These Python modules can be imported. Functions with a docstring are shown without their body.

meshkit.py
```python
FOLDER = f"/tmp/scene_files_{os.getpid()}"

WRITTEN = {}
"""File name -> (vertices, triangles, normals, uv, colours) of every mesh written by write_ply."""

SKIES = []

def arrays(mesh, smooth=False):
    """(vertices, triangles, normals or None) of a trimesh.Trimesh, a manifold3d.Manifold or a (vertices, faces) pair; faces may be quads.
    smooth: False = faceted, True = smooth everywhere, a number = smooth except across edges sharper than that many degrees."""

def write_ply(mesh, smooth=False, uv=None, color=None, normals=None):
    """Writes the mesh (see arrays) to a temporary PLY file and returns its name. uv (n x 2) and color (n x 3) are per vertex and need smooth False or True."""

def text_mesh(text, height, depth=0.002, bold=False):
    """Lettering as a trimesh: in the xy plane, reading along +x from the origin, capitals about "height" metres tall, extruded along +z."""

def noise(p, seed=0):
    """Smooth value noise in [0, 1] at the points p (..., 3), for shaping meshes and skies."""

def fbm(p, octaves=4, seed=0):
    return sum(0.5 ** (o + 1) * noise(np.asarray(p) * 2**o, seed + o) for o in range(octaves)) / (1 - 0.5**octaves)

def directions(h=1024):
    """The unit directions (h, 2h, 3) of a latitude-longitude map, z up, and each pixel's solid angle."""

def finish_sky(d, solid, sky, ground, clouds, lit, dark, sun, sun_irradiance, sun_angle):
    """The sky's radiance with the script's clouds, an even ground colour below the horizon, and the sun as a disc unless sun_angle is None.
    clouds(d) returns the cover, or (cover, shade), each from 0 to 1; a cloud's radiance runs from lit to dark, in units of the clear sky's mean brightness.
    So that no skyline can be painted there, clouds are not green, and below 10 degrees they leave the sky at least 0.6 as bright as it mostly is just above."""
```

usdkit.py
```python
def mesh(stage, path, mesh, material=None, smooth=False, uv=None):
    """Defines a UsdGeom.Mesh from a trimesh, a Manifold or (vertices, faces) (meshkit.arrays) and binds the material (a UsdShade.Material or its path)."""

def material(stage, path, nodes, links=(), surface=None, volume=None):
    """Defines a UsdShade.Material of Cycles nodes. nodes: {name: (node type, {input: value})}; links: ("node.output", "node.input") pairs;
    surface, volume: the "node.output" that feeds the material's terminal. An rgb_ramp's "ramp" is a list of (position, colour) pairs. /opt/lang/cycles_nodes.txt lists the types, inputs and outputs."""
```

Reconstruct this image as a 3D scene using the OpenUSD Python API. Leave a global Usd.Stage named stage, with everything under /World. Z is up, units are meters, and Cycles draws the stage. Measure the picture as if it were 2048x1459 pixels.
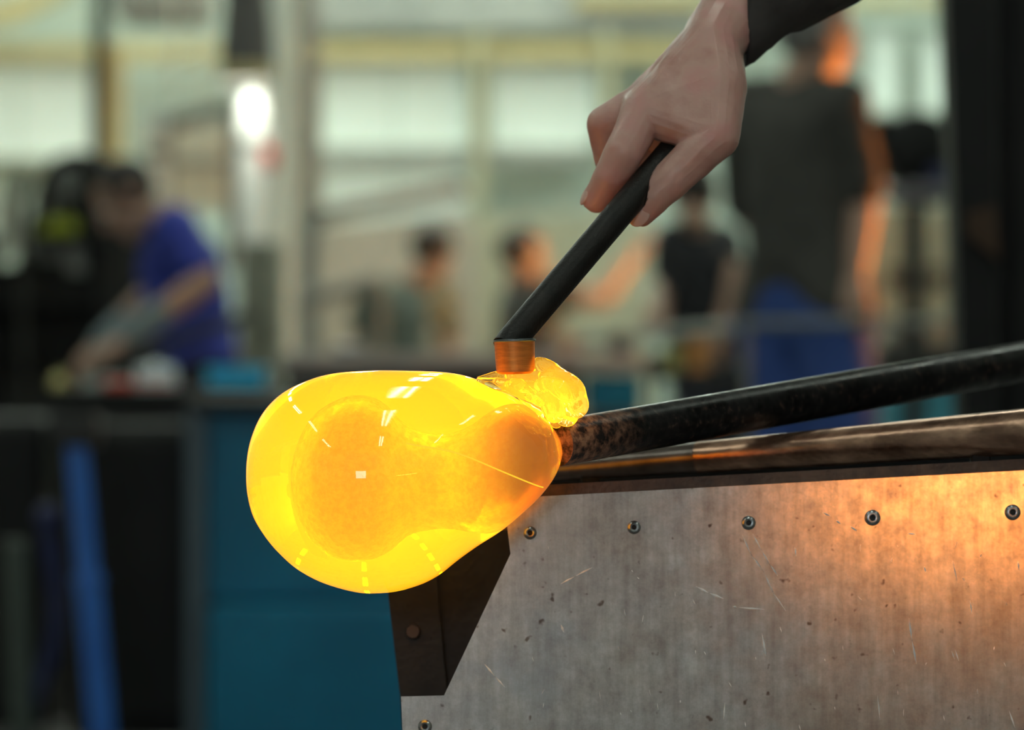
import math, random
import numpy as np, trimesh, usdkit, meshkit
import manifold3d as m3
from scipy.interpolate import PchipInterpolator
from pxr import Usd, UsdGeom, UsdLux, UsdShade, Gf, Sdf

random.seed(7)
rng = np.random.default_rng(7)
stage = Usd.Stage.CreateInMemory()
UsdGeom.SetStageUpAxis(stage, UsdGeom.Tokens.z)
UsdGeom.SetStageMetersPerUnit(stage, 1.0)
UsdGeom.Xform.Define(stage, '/World')
UsdGeom.Scope.Define(stage, '/World/Looks')

# ------------------------------------------------------------------ camera, lamps' strength, exposure
FOC, CAM_Z, W, H = 120.0 / 36.0 * 2048, 0.84, 2048, 1459
cam = UsdGeom.Camera.Define(stage, '/World/camera')
cam.CreateFocalLengthAttr(120.0)
cam.CreateHorizontalApertureAttr(36.0)
cam.CreateVerticalApertureAttr(36.0 * H / W)
cam.CreateFStopAttr(5.6)
cam.CreateFocusDistanceAttr(2.0)
cam.CreateClippingRangeAttr(Gf.Vec2f(0.05, 200))
cam.CreateExposureAttr(0.0)
cam.AddTranslateOp().Set(Gf.Vec3d(0, 0, CAM_Z))
cam.AddRotateXOp().Set(90.0)

TUBE = 22.0            # radiance of the ceiling tubes
TUBE_BACK = 61.0       # tubes of the rear bays, close to the pale wall
FIRE = 28.0            # radiance of the furnace mouths
FIRE_FAR = 120.0      # the far furnaces, open and hotter
HIGH_BAY = 230.0

# daylight entering through the window in the wall behind the camera
day = UsdLux.RectLight.Define(stage, '/World/window_daylight')
day.CreateWidthAttr(0.8); day.CreateHeightAttr(0.8)
day.CreateIntensityAttr(13.0); day.CreateColorAttr(Gf.Vec3f(0.82, 0.92, 1.0))
day.AddTranslateOp().Set(Gf.Vec3d(-0.95, -3.93, 1.75)); day.AddRotateXOp().Set(90.0)

# ------------------------------------------------------------------ helpers
def P(px, py, Y):
    return np.array([(px - 1024.0) / FOC * Y, Y, CAM_Z - (py - 729.5) / FOC * Y])

USED = {}
def numbered(parent, name):
    k = (parent, name)
    n = USED.get(k, -1) + 1
    USED[k] = n
    return name if n == 0 else f'{name}_{n:03d}'

BASE = {}
def thing(name, label, cat, base=(0, 0, 0), group=None):
    path = '/World/' + numbered('/World', name)
    x = UsdGeom.Xform.Define(stage, path)
    x.AddTranslateOp().Set(Gf.Vec3d(*map(float, base)))
    p = x.GetPrim()
    p.SetCustomDataByKey('label', label); p.SetCustomDataByKey('category', cat)
    if group: p.SetCustomDataByKey('group', group)
    BASE[path] = np.array(base, float)
    return path

def base_of(path):
    while path not in BASE and path.count('/') > 1:
        path = path.rpartition('/')[0]
    return BASE.get(path, np.zeros(3))

def obj(name, mesh, material, parent='/World', smooth=35, label=None, kind=None):
    path = parent + '/' + numbered(parent, name)
    v, f, n = meshkit.arrays(mesh, smooth)
    b = base_of(parent)
    m = usdkit.mesh(stage, path, (v - b, f), material, smooth=False)
    if n is not None:
        from pxr import Vt
        m.CreateNormalsAttr(Vt.Vec3fArray.FromNumpy(n.astype(np.float32)))
        m.SetNormalsInterpolation('vertex')
    p = m.GetPrim()
    if label: p.SetCustomDataByKey('label', label)
    if kind: p.SetCustomDataByKey('kind', kind)
    return path

def tag(path, label, cat, group=None, kind=None):
    p = stage.GetPrimAtPath(path)
    p.SetCustomDataByKey('label', label)
    if cat: p.SetCustomDataByKey('category', cat)
    if group: p.SetCustomDataByKey('group', group)
    if kind: p.SetCustomDataByKey('kind', kind)
    return path

def struct(name, mesh, material, label, cat, smooth=30):
    return tag(obj(name, mesh, material, smooth=smooth), label, cat, kind='structure')

def copy_of(src, name, loc, label, cat, group):
    path = '/World/' + numbered('/World', name)
    x = UsdGeom.Xform.Define(stage, path)
    x.GetPrim().GetReferences().AddInternalReference(src)
    x.GetPrim().SetInstanceable(True)
    x.ClearXformOpOrder()
    x.GetPrim().GetAttribute('xformOp:translate').Set(Gf.Vec3d(*map(float, loc)))
    x.SetXformOpOrder([UsdGeom.XformOp(x.GetPrim().GetAttribute('xformOp:translate'))])
    p = x.GetPrim()
    p.SetCustomDataByKey('label', label); p.SetCustomDataByKey('category', cat)
    if group: p.SetCustomDataByKey('group', group)
    return path

# meshes
def cat(*ms):
    return trimesh.util.concatenate([m if isinstance(m, trimesh.Trimesh) else tm(m) for m in ms])

def tm(man):
    m = man.to_mesh()
    return trimesh.Trimesh(np.array(m.vert_properties[:, :3]), np.array(m.tri_verts), process=False)

def mani(t):
    t = t.copy(); t.merge_vertices()
    return m3.Manifold(m3.Mesh(vert_properties=np.asarray(t.vertices, np.float32), tri_verts=np.asarray(t.faces, np.uint32)))

def hullpts(pts):
    return tm(m3.Manifold.hull_points(np.asarray(pts, np.float64)))

def cbox(lo, hi, ch=0.004):
    """A box with chamfered edges."""
    lo, hi = np.array(lo, float), np.array(hi, float)
    lo, hi = np.minimum(lo, hi), np.maximum(lo, hi)
    ch = min(ch, 0.3 * (hi - lo).min())
    pts = []
    for i in range(8):
        c = np.array([(hi if i >> k & 1 else lo)[k] for k in range(3)])
        for k in range(3):
            q = c.copy()
            for j in range(3):
                if j != k:
                    q[j] += -ch if i >> j & 1 else ch
            pts.append(q)
    return hullpts(pts)

def fbox(x0, y0, x1, y1, Y, depth, ch=0.004):
    """A box whose near face, at distance Y, spans these image columns and rows."""
    a, b = P(x0, y1, Y), P(x1, y0, Y)
    return cbox((a[0], Y, a[2]), (b[0], Y + depth, b[2]), ch)

def prism(pts, Y, depth):
    """A plate cut to the outline pts (x, z) standing at Y, with thickness."""
    from shapely.geometry import Polygon
    e = trimesh.creation.extrude_polygon(Polygon(pts), depth, engine='earcut')
    v = np.array(e.vertices)
    e.vertices = np.stack([v[:, 0], Y + depth - v[:, 2], v[:, 1]], 1)
    return e

def fprism(pix, Y, depth):
    return prism([(P(x, y, Y)[0], P(x, y, Y)[2]) for x, y in pix], Y, depth)

def tube(points, radii, sides=24, cap=True):
    p = np.asarray(points, float)
    r = np.broadcast_to(np.asarray(radii, float), (len(p),))
    t = np.gradient(p, axis=0); t /= np.linalg.norm(t, axis=1, keepdims=True)
    a = np.array([0, 0, 1.0]) if abs(t[0][2]) < 0.9 else np.array([1.0, 0, 0])
    v = []
    ang = np.arange(sides) * 2 * np.pi / sides
    for i in range(len(p)):
        a = a - t[i] * (a @ t[i]); a /= np.linalg.norm(a)
        b = np.cross(t[i], a)
        v.append(p[i] + r[i] * (np.cos(ang)[:, None] * a + np.sin(ang)[:, None] * b))
    v = np.vstack(v)
    f = []
    for i in range(len(p) - 1):
        for j in range(sides):
            k = (j + 1) % sides
            A, B, C, D = i * sides + j, i * sides + k, (i + 1) * sides + k, (i + 1) * sides + j
            f += [[A, B, C], [A, C, D]]
    if cap:
        n = len(v)
        v = np.vstack([v, p[0], p[-1]])
        for j in range(sides):
            k = (j + 1) % sides
            f.append([n, k, j]); f.append([n + 1, (len(p) - 1) * sides + j, (len(p) - 1) * sides + k])
    return trimesh.Trimesh(v, np.array(f), process=False)

def rod(a, b, r, r2=None, sides=24, bev=None):
    a, b = np.array(a, float), np.array(b, float)
    r2 = r if r2 is None else r2
    L = np.linalg.norm(b - a); d = (b - a) / L
    bev = min(0.15 * r, 0.2 * L) if bev is None else bev
    return tube([a, a + d * bev, a + d * bev * 1.02, b - d * bev * 1.02, b - d * bev, b], [r - bev, r, r, r2, r2, r2 - bev], sides)

def bent(points, r, n=40, sides=16):
    p = np.asarray(points, float)
    s = np.r_[0, np.cumsum(np.linalg.norm(np.diff(p, axis=0), axis=1))]
    from scipy.interpolate import CubicSpline
    q = CubicSpline(s, p)(np.linspace(0, s[-1], n))
    return tube(q, r, sides)

def lathe(profile, axis_from, direction, sections=40):
    """profile: (r, h) pairs revolved about the axis."""
    t = trimesh.creation.revolve(np.array(profile, float), sections=sections)
    d = np.array(direction, float); d /= np.linalg.norm(d)
    T = trimesh.geometry.align_vectors([0, 0, 1], d)
    T[:3, 3] = axis_from
    t.apply_transform(T)
    return t

def ball(c, r, seg=20):
    return m3.Manifold.sphere(float(r), seg).translate([float(x) for x in c])

def ell(c, r, seg=28):
    return m3.Manifold.sphere(1.0, seg).scale([float(x) for x in r]).translate([float(x) for x in c])

def hull(*ms):
    return m3.Manifold.batch_hull(list(ms))

def bone(a, b, ra, rb, seg=20):
    return hull(ball(a, ra, seg), ball(b, rb, seg))

def union(ms):
    return m3.Manifold.batch_boolean(list(ms), m3.OpType.Add)

def skin_mesh(ms, edge, iters=8):
    u = union(ms).refine_to_length(edge)
    t = tm(u); t.merge_vertices()
    trimesh.smoothing.filter_taubin(t, lamb=0.5, nu=0.52, iterations=iters)
    return t

# materials
MATS = {}
def pbr(name, color, rough=0.5, metal=0.0, color2=None, scale=12.0, stretch=(1, 1, 1), detail=5.0, bump=0.0, bump_scale=None, spec=0.5,
        lo=0.35, hi=0.65, rough2=None, coat=0.0, sss=0.0):
    if name in MATS: return MATS[name]
    nodes = {'tc': ('texture_coordinate', {}), 'mp': ('mapping', {'scale': stretch}),
             'n': ('noise_texture', {'scale': scale, 'detail': detail, 'roughness': 0.6}),
             'r': ('rgb_ramp', {'ramp': [(lo, color), (hi, color2 or tuple(min(1, c * 1.12) for c in color))]}),
             'p': ('principled_bsdf', {'roughness': rough, 'metallic': metal, 'specular_ior_level': spec, 'coat_weight': coat, 'subsurface_weight': sss,
                                       'subsurface_radius': (1.0, 0.35, 0.2), 'subsurface_scale': 0.006})}
    links = [('tc.object', 'mp.vector'), ('mp.vector', 'n.vector'), ('n.fac', 'r.fac'), ('r.color', 'p.base_color')]
    if rough2 is not None:
        nodes['mr'] = ('map_range', {'from_min': lo, 'from_max': hi, 'to_min': rough, 'to_max': rough2, 'clamp': True})
        links += [('n.fac', 'mr.value'), ('mr.result', 'p.roughness')]
    if bump:
        nodes['n2'] = ('noise_texture', {'scale': bump_scale or scale * 6, 'detail': 4.0})
        nodes['b'] = ('bump', {'strength': bump, 'distance': 0.002})
        links += [('mp.vector', 'n2.vector'), ('n2.fac', 'b.height'), ('b.normal', 'p.normal')]
    MATS[name] = usdkit.material(stage, '/World/Looks/' + name, nodes, links, surface='p.BSDF')
    return MATS[name]

def glow(name, color, strength):
    if name not in MATS:
        MATS[name] = usdkit.material(stage, '/World/Looks/' + name, {'e': ('emission', {'color': color, 'strength': strength})}, [], surface='e.emission')
    return MATS[name]

def hot_glass(name, emit, absorb, ior=1.42):
    dens = max(absorb)
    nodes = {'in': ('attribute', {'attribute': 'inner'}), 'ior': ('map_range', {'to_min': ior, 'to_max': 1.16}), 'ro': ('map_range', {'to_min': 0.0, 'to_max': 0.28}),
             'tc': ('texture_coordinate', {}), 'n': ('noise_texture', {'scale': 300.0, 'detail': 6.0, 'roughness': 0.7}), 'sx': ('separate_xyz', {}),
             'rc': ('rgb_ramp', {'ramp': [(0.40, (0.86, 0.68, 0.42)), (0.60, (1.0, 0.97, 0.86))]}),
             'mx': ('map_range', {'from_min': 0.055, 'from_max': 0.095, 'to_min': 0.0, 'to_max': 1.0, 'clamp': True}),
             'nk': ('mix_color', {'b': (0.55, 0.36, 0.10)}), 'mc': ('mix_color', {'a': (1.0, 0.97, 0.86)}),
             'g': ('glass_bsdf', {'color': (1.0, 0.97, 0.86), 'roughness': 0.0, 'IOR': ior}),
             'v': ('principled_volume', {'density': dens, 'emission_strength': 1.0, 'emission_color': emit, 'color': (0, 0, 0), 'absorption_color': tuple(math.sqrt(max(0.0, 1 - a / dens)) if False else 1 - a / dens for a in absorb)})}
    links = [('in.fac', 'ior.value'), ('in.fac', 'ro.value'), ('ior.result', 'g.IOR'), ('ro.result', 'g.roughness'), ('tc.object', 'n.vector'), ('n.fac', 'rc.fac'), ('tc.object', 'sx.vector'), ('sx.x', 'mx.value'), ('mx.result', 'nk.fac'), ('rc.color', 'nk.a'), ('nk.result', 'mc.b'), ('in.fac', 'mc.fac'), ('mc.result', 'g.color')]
    MATS[name] = usdkit.material(stage, '/World/Looks/' + name, nodes, links, surface='g.BSDF', volume='v.volume')
    return MATS[name]

# ------------------------------------------------------------------ room shell
XL, XR, YF, YB, ZC = -5.0, 5.0, -4.0, 20.0, 5.0
M_wall = usdkit.material(stage, '/World/Looks/pale_green_block_wall', {
    'tc': ('texture_coordinate', {}), 'mp': ('mapping', {'rotation': (math.pi / 2, 0, 0)}),
    'bk': ('brick_texture', {'color1': (0.56, 0.65, 0.58), 'color2': (0.51, 0.60, 0.53), 'mortar': (0.43, 0.50, 0.45), 'scale': 1.0, 'mortar_size': 0.008, 'brick_width': 0.4, 'row_height': 0.2}),
    'n': ('noise_texture', {'scale': 1.3, 'detail': 4.0}), 'r': ('rgb_ramp', {'ramp': [(0.3, (0.86, 0.86, 0.84)), (0.7, (1.05, 1.05, 1.05))]}),
    'm': ('mix_color', {'blend_type': 'multiply', 'fac': 1.0}), 'p': ('principled_bsdf', {'roughness': 0.7})},
    [('tc.object', 'mp.vector'), ('mp.vector', 'bk.vector'), ('tc.object', 'n.vector'), ('n.fac', 'r.fac'), ('bk.color', 'm.a'), ('r.color', 'm.b'), ('m.result', 'p.base_color')], surface='p.BSDF')
M_side = pbr('painted_side_wall', (0.42, 0.44, 0.40), 0.7, color2=(0.5, 0.52, 0.48), scale=1.5)
M_ceil = pbr('grey_ceiling', (0.5, 0.5, 0.48), 0.8, color2=(0.42, 0.42, 0.4), scale=2)
M_floor = pbr('dark_concrete', (0.10, 0.10, 0.10), 0.6, color2=(0.17, 0.165, 0.16), scale=3, bump=0.2)
struct('floor', trimesh.creation.box(bounds=[(XL, YF, -0.1), (XR, YB, 0.0)]), M_floor, 'dark worn concrete floor of the workshop', 'floor')
struct('ceiling', trimesh.creation.box(bounds=[(XL, YF, ZC), (XR, YB, ZC + 0.1)]), M_ceil, 'grey painted ceiling over the workshop', 'ceiling')
struct('wall_back', trimesh.creation.box(bounds=[(XL, YB, 0), (XR, YB + 0.15, ZC)]), M_wall, 'pale green painted block wall far behind everything', 'wall')
struct('wall_left', trimesh.creation.box(bounds=[(XL - 0.15, YF, 0), (XL, YB, ZC)]), M_side, 'grey painted wall on the left side', 'wall')
struct('wall_right', trimesh.creation.box(bounds=[(XR, YF, 0), (XR + 0.15, YB, ZC)]), M_side, 'grey painted wall on the right side', 'wall')
wf = m3.Manifold.cube([XR - XL, 0.15, ZC]).translate([XL, YF - 0.15, 0]) - m3.Manifold.cube([0.9, 1, 0.9]).translate([-1.4, YF - 0.5, 1.3])
struct('wall_front', wf, pbr('white_front_wall', (0.66, 0.70, 0.74), 0.7, color2=(0.72, 0.76, 0.80), scale=1.5), 'pale wall with a window behind the camera', 'wall')

M_mustard = pbr('mustard_paint', (0.45, 0.38, 0.18), 0.5, color2=(0.54, 0.46, 0.23), scale=2)
M_olive2 = pbr('faded_mustard_paint', (0.42, 0.40, 0.25), 0.5, color2=(0.50, 0.47, 0.30), scale=2)
M_pale = pbr('pale_paint', (0.66, 0.72, 0.64), 0.5, color2=(0.74, 0.79, 0.72), scale=2)
M_white = pbr('white_paint', (0.80, 0.84, 0.78), 0.35, color2=(0.86, 0.88, 0.82), scale=3)
M_grey = pbr('grey_paint', (0.16, 0.17, 0.165), 0.45, color2=(0.22, 0.23, 0.22), scale=4)
M_midgrey = pbr('mid_grey_steel', (0.30, 0.32, 0.30), 0.45, 0.2, color2=(0.38, 0.40, 0.37), scale=4)
M_black = pbr('black_steel', (0.006, 0.006, 0.0065), 0.55, color2=(0.010, 0.010, 0.010), scale=6, spec=0.25)
M_dark = pbr('dark_steel', (0.020, 0.020, 0.021), 0.5, color2=(0.032, 0.031, 0.030), scale=6, spec=0.3)
M_beige = pbr('beige_board', (0.33, 0.325, 0.28), 0.75, color2=(0.42, 0.41, 0.36), scale=3)
M_olive = pbr('olive_grey_paint', (0.20, 0.205, 0.16), 0.6, color2=(0.26, 0.27, 0.21), scale=3)
M_teal = pbr('teal_enamel', (0.002, 0.135, 0.25), 0.38, color2=(0.004, 0.17, 0.30), scale=5, spec=0.3)
M_blue = pbr('blue_enamel', (0.02, 0.12, 0.48), 0.35, color2=(0.03, 0.16, 0.58), scale=5)
M_cyan = pbr('cyan_plastic', (0.03, 0.52, 0.90), 0.35, color2=(0.04, 0.58, 0.95), scale=5)
M_red = pbr('red_enamel', (0.60, 0.06, 0.03), 0.4)
M_glasspane = usdkit.material(stage, '/World/Looks/frosted_pane', {'d': ('translucent_bsdf', {'color': (0.8, 0.9, 0.84)}) if False else ('diffuse_bsdf', {'color': (0.8, 0.88, 0.82)}),
    'e': ('emission', {'color': (0.80, 1.0, 0.86), 'strength': 0.16}), 'a': ('add_closure', {})}, [('d.BSDF', 'a.closure1'), ('e.emission', 'a.closure2')], surface='a.closure')

# far wall steelwork
YW = 19.6
t = struct('trim_1', cat(fbox(-400, 84, 1400, 120, YW, 0.12)), M_mustard, 'long mustard yellow horizontal beam across the back wall', 'beam')
t = struct('trim_2', fbox(1150, -14, 2300, 11, YW, 0.14), M_mustard, 'upper mustard yellow beam at the top right of the back wall', 'beam')
struct('trim_3', fbox(948, 60, 968, 1020, YW - 0.14, 0.08), M_olive2, 'slim faded mustard post beside the bright windows', 'post')
struct('trim_4', fbox(1206, 60, 1226, 1020, YW - 0.14, 0.08), M_olive2, 'slim faded mustard post right of the windows, behind the fist', 'post')
struct('trim_5', fprism([(-60, 60), (-60, 22), (110, -30), (160, -30), (40, 40)], YW - 0.3, 0.12), M_mustard, 'slanting mustard brace in the top left corner', 'brace')
struct('trim_6', fbox(600, 296, 1180, 326, YW, 0.1), M_midgrey, 'grey horizontal rail below the bright windows', 'rail')
struct('trim_7', fbox(600, -400, 1400, 62, YW + 0.1, 0.2), M_midgrey, 'grey steel header along the top of the windows', 'beam')

# windows in the back wall: two bright frosted lights
def window(n, x0, y0, x1, y1, cols, label):
    w = thing(f'window_{n}', label, 'window', P((x0 + x1) / 2, y1, YW + 0.2))
    stage.GetPrimAtPath(w).SetCustomDataByKey('kind', 'structure')
    Y = YW + 0.2
    fr = 9
    obj('frame', cat(fbox(x0, y0, x1, y0 + fr, Y, 0.08), fbox(x0, y1 - fr, x1, y1, Y, 0.08), fbox(x0, y0, x0 + fr, y1, Y, 0.08), fbox(x1 - fr, y0, x1, y1, Y, 0.08)), M_pale, w)
    for c in range(cols):
        a = x0 + fr + (x1 - x0 - 2 * fr) * c / cols; b = x0 + fr + (x1 - x0 - 2 * fr) * (c + 1) / cols
        obj('pane', fbox(a + 2, y0 + fr, b - 2, y1 - fr, Y + 0.03, 0.02), M_glasspane, w)
window(1, 636, 124, 944, 298, 2, 'upper bright frosted window between the dark frame and the yellow post')
window(2, 636, 326, 944, 452, 2, 'lower bright frosted window under the grey rail')
window(3, 974, 124, 1200, 298, 1, 'frosted window between two slim yellow posts')
window(4, 1736, 45, 1800, 226, 1, 'narrow frosted window right of the orange lit head')
window(5, 1836, 65, 1896, 226, 1, 'narrow frosted window beside the black upright at the right')
window(6, -120, 128, 186, 320, 2, 'frosted window at the far left above the tool rack')

# the window behind the camera, through which daylight reaches the bench
w = thing('window_7', 'daylit window in the wall behind the camera', 'window', (-0.95, YF, 1.30))
stage.GetPrimAtPath(w).SetCustomDataByKey('kind', 'structure')
for (a, b) in (((-1.4, 1.30), (-0.5, 1.34)), ((-1.4, 2.16), (-0.5, 2.20)), ((-1.4, 1.30), (-1.36, 2.20)), ((-0.54, 1.30), (-0.5, 2.20))):
    obj('window_frame', cbox((a[0], YF - 0.1, a[1]), (b[0], YF - 0.02, b[1])), M_white, w)

# ceiling lamps
M_tube = glow('lamp_tube', (0.89, 1.0, 0.88), TUBE)
M_tube_b = glow('lamp_tube_rear', (0.86, 1.0, 0.87), TUBE_BACK)
def lamp(x, y, m, label, group, src=None):
    if src: return copy_of(src, 'ceiling_lamp', (x, y, 4.55), label, 'lamp', group)
    t = thing('ceiling_lamp', label, 'lamp', (x, y, 4.55), group)
    obj('housing', cat(cbox((x - 0.11, y - 0.75, 4.56), (x + 0.11, y + 0.75, 4.62)), rod((x, y - 0.5, 4.62), (x, y - 0.5, 5.0), 0.008), rod((x, y + 0.5, 4.62), (x, y + 0.5, 5.0), 0.008)), M_white, t)
    for s in (-1, 1):
        obj('tube', rod((x + s * 0.05, y - 0.72, 4.535), (x + s * 0.05, y + 0.72, 4.535), 0.02, sides=10), m, t)
    return t
front = rear = None
COLS = {-2.8: 'left', 0.0: 'middle', 2.8: 'right', -0.9: 'inner left', 0.9: 'inner right'}
ORD = ['first', 'second', 'third', 'fourth', 'fifth', 'sixth']
for i, y in enumerate((-2.0, 0.6, 3.2, 5.8, 8.4, 11.0)):
    for x in (-2.8, 0.0, 2.8):
        q = lamp(x, y, M_tube, f'twin tube ceiling lamp, {COLS[x]} row, {ORD[i]} from the front wall', 'ceiling lamps over the front bays', front); front = front or q
for i, y in enumerate((18.2, 16.2, 14.2)):
    for x in (-2.8, -0.9, 0.9, 2.8):
        q = lamp(x, y, M_tube_b, f'bright twin tube ceiling lamp, {COLS[x]} row, {ORD[i]} from the back wall', 'ceiling lamps over the rear bays', rear); rear = rear or q

# ------------------------------------------------------------------ furnaces with glowing mouths (all just outside the picture)
M_fire = glow('furnace_fire', (1.0, 0.30, 0.045), FIRE)
M_brick = pbr('fire_clay', (0.45, 0.36, 0.27), 0.8, color2=(0.55, 0.45, 0.33), scale=12, bump=0.3)
M_fire_far = glow('furnace_fire_far', (1.0, 0.28, 0.035), FIRE_FAR)
def furnace(c, d, r, label, fire, deep):
    """A glory hole: a steel drum on legs whose open mouth, at c, looks along d; the fire sits deep inside."""
    d = np.array(d, float); d /= np.linalg.norm(d); c = np.array(c, float)
    t = thing('glory_hole', label, 'furnace', (c[0], c[1], 0), 'glowing furnaces outside the picture')
    obj('drum', lathe([(r * 1.02, 0.0), (r * 1.75, 0.0), (r * 1.8, -0.02), (r * 1.8, -0.9), (0, -0.92), (0, -0.6), (r * 1.02, -0.55), (r * 1.02, 0.0)], c, d), M_midgrey, t)
    obj('fire_clay_ring', lathe([(r, 0.012), (r * 1.4, 0.012), (r * 1.4, -0.05), (r, -0.05), (r, 0.012)], c, d), M_brick, t)
    obj('fire', lathe([(0, -deep), (r * 0.99, -deep), (r * 0.99, -deep - 0.005), (0, -deep - 0.005), (0, -deep)], c, d), fire, t)
    side = np.cross(d, [0, 0, 1.0])
    for s in (-1, 1):
        for k in (-0.2, -0.75):
            q = c + d * k + side * s * r * 1.2
            obj('leg', rod((q[0], q[1], 0), (q[0], q[1], c[2] - r * 1.2), 0.025, sides=12), M_dark, t)
furnace((1.5, 8.45, 1.16), (-1, -0.12, 0.12), 0.17, 'glory hole furnace facing the man in the grey shirt', M_fire_far, 0.28)
furnace((2.15, 12.6, 1.15), (-1, 0.85, 0.08), 0.26, 'glory hole furnace facing the far helpers', glow('furnace_fire_end', (1.0, 0.46, 0.10), FIRE_FAR * 1.6), 0.48)
# the oven behind the camera: a brick box with a wide low mouth
ov = thing('annealing_oven', 'box shaped oven with a wide low glowing mouth behind the camera', 'oven', (0.98, -1.75, 0), 'glowing furnaces outside the picture')
ob = m3.Manifold.cube([1.0, 0.7, 0.75]).translate([0.48, -2.06, 0.80]) - m3.Manifold.cube([0.66, 0.2, 0.075]).translate([0.53, -1.5, 1.16])
obj('body', tm(ob), M_brick, ov)
obj('fire', cbox((0.532, -1.492, 1.162), (1.188, -1.482, 1.233), 0.001), M_fire, ov)
for x in (0.52, 1.44):
    for y in (-2.0, -1.42):
        obj('leg', cbox((x - 0.025, y - 0.025, 0), (x + 0.025, y + 0.025, 0.80)), M_dark, ov)

# ------------------------------------------------------------------ glassblower's bench (in focus)
K = 0.08                                   # the metal side leans back a little
def S(px, py, off=0.0):
    dz = -(py - 729.5) / FOC
    Y = (2.0764 + off) / (1 - K * dz)
    return np.array([(px - 1024.0) / FOC * Y, Y, CAM_Z + dz * Y])
NRM = np.array([0, -1, K]) / math.hypot(1, K)
UP = np.array([0, K, 1]) / math.hypot(1, K)

def on_sheet(pix, thick, off=0.0):
    """A plate lying in the plane of the bench side, cut to an outline given in image columns and rows."""
    from shapely.geometry import Polygon
    o = S(1400, 1000, off)
    q = [S(x, y, off) - o for x, y in pix]
    e = trimesh.creation.extrude_polygon(Polygon([(a[0], a @ UP) for a in q]), thick, engine='earcut')
    v = np.array(e.vertices)
    e.vertices = o + v[:, :1] * np.array([1.0, 0, 0]) + v[:, 1:2] * UP + (v[:, 2:3] - thick) * NRM * 1.0 + thick * 0
    return e

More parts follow.
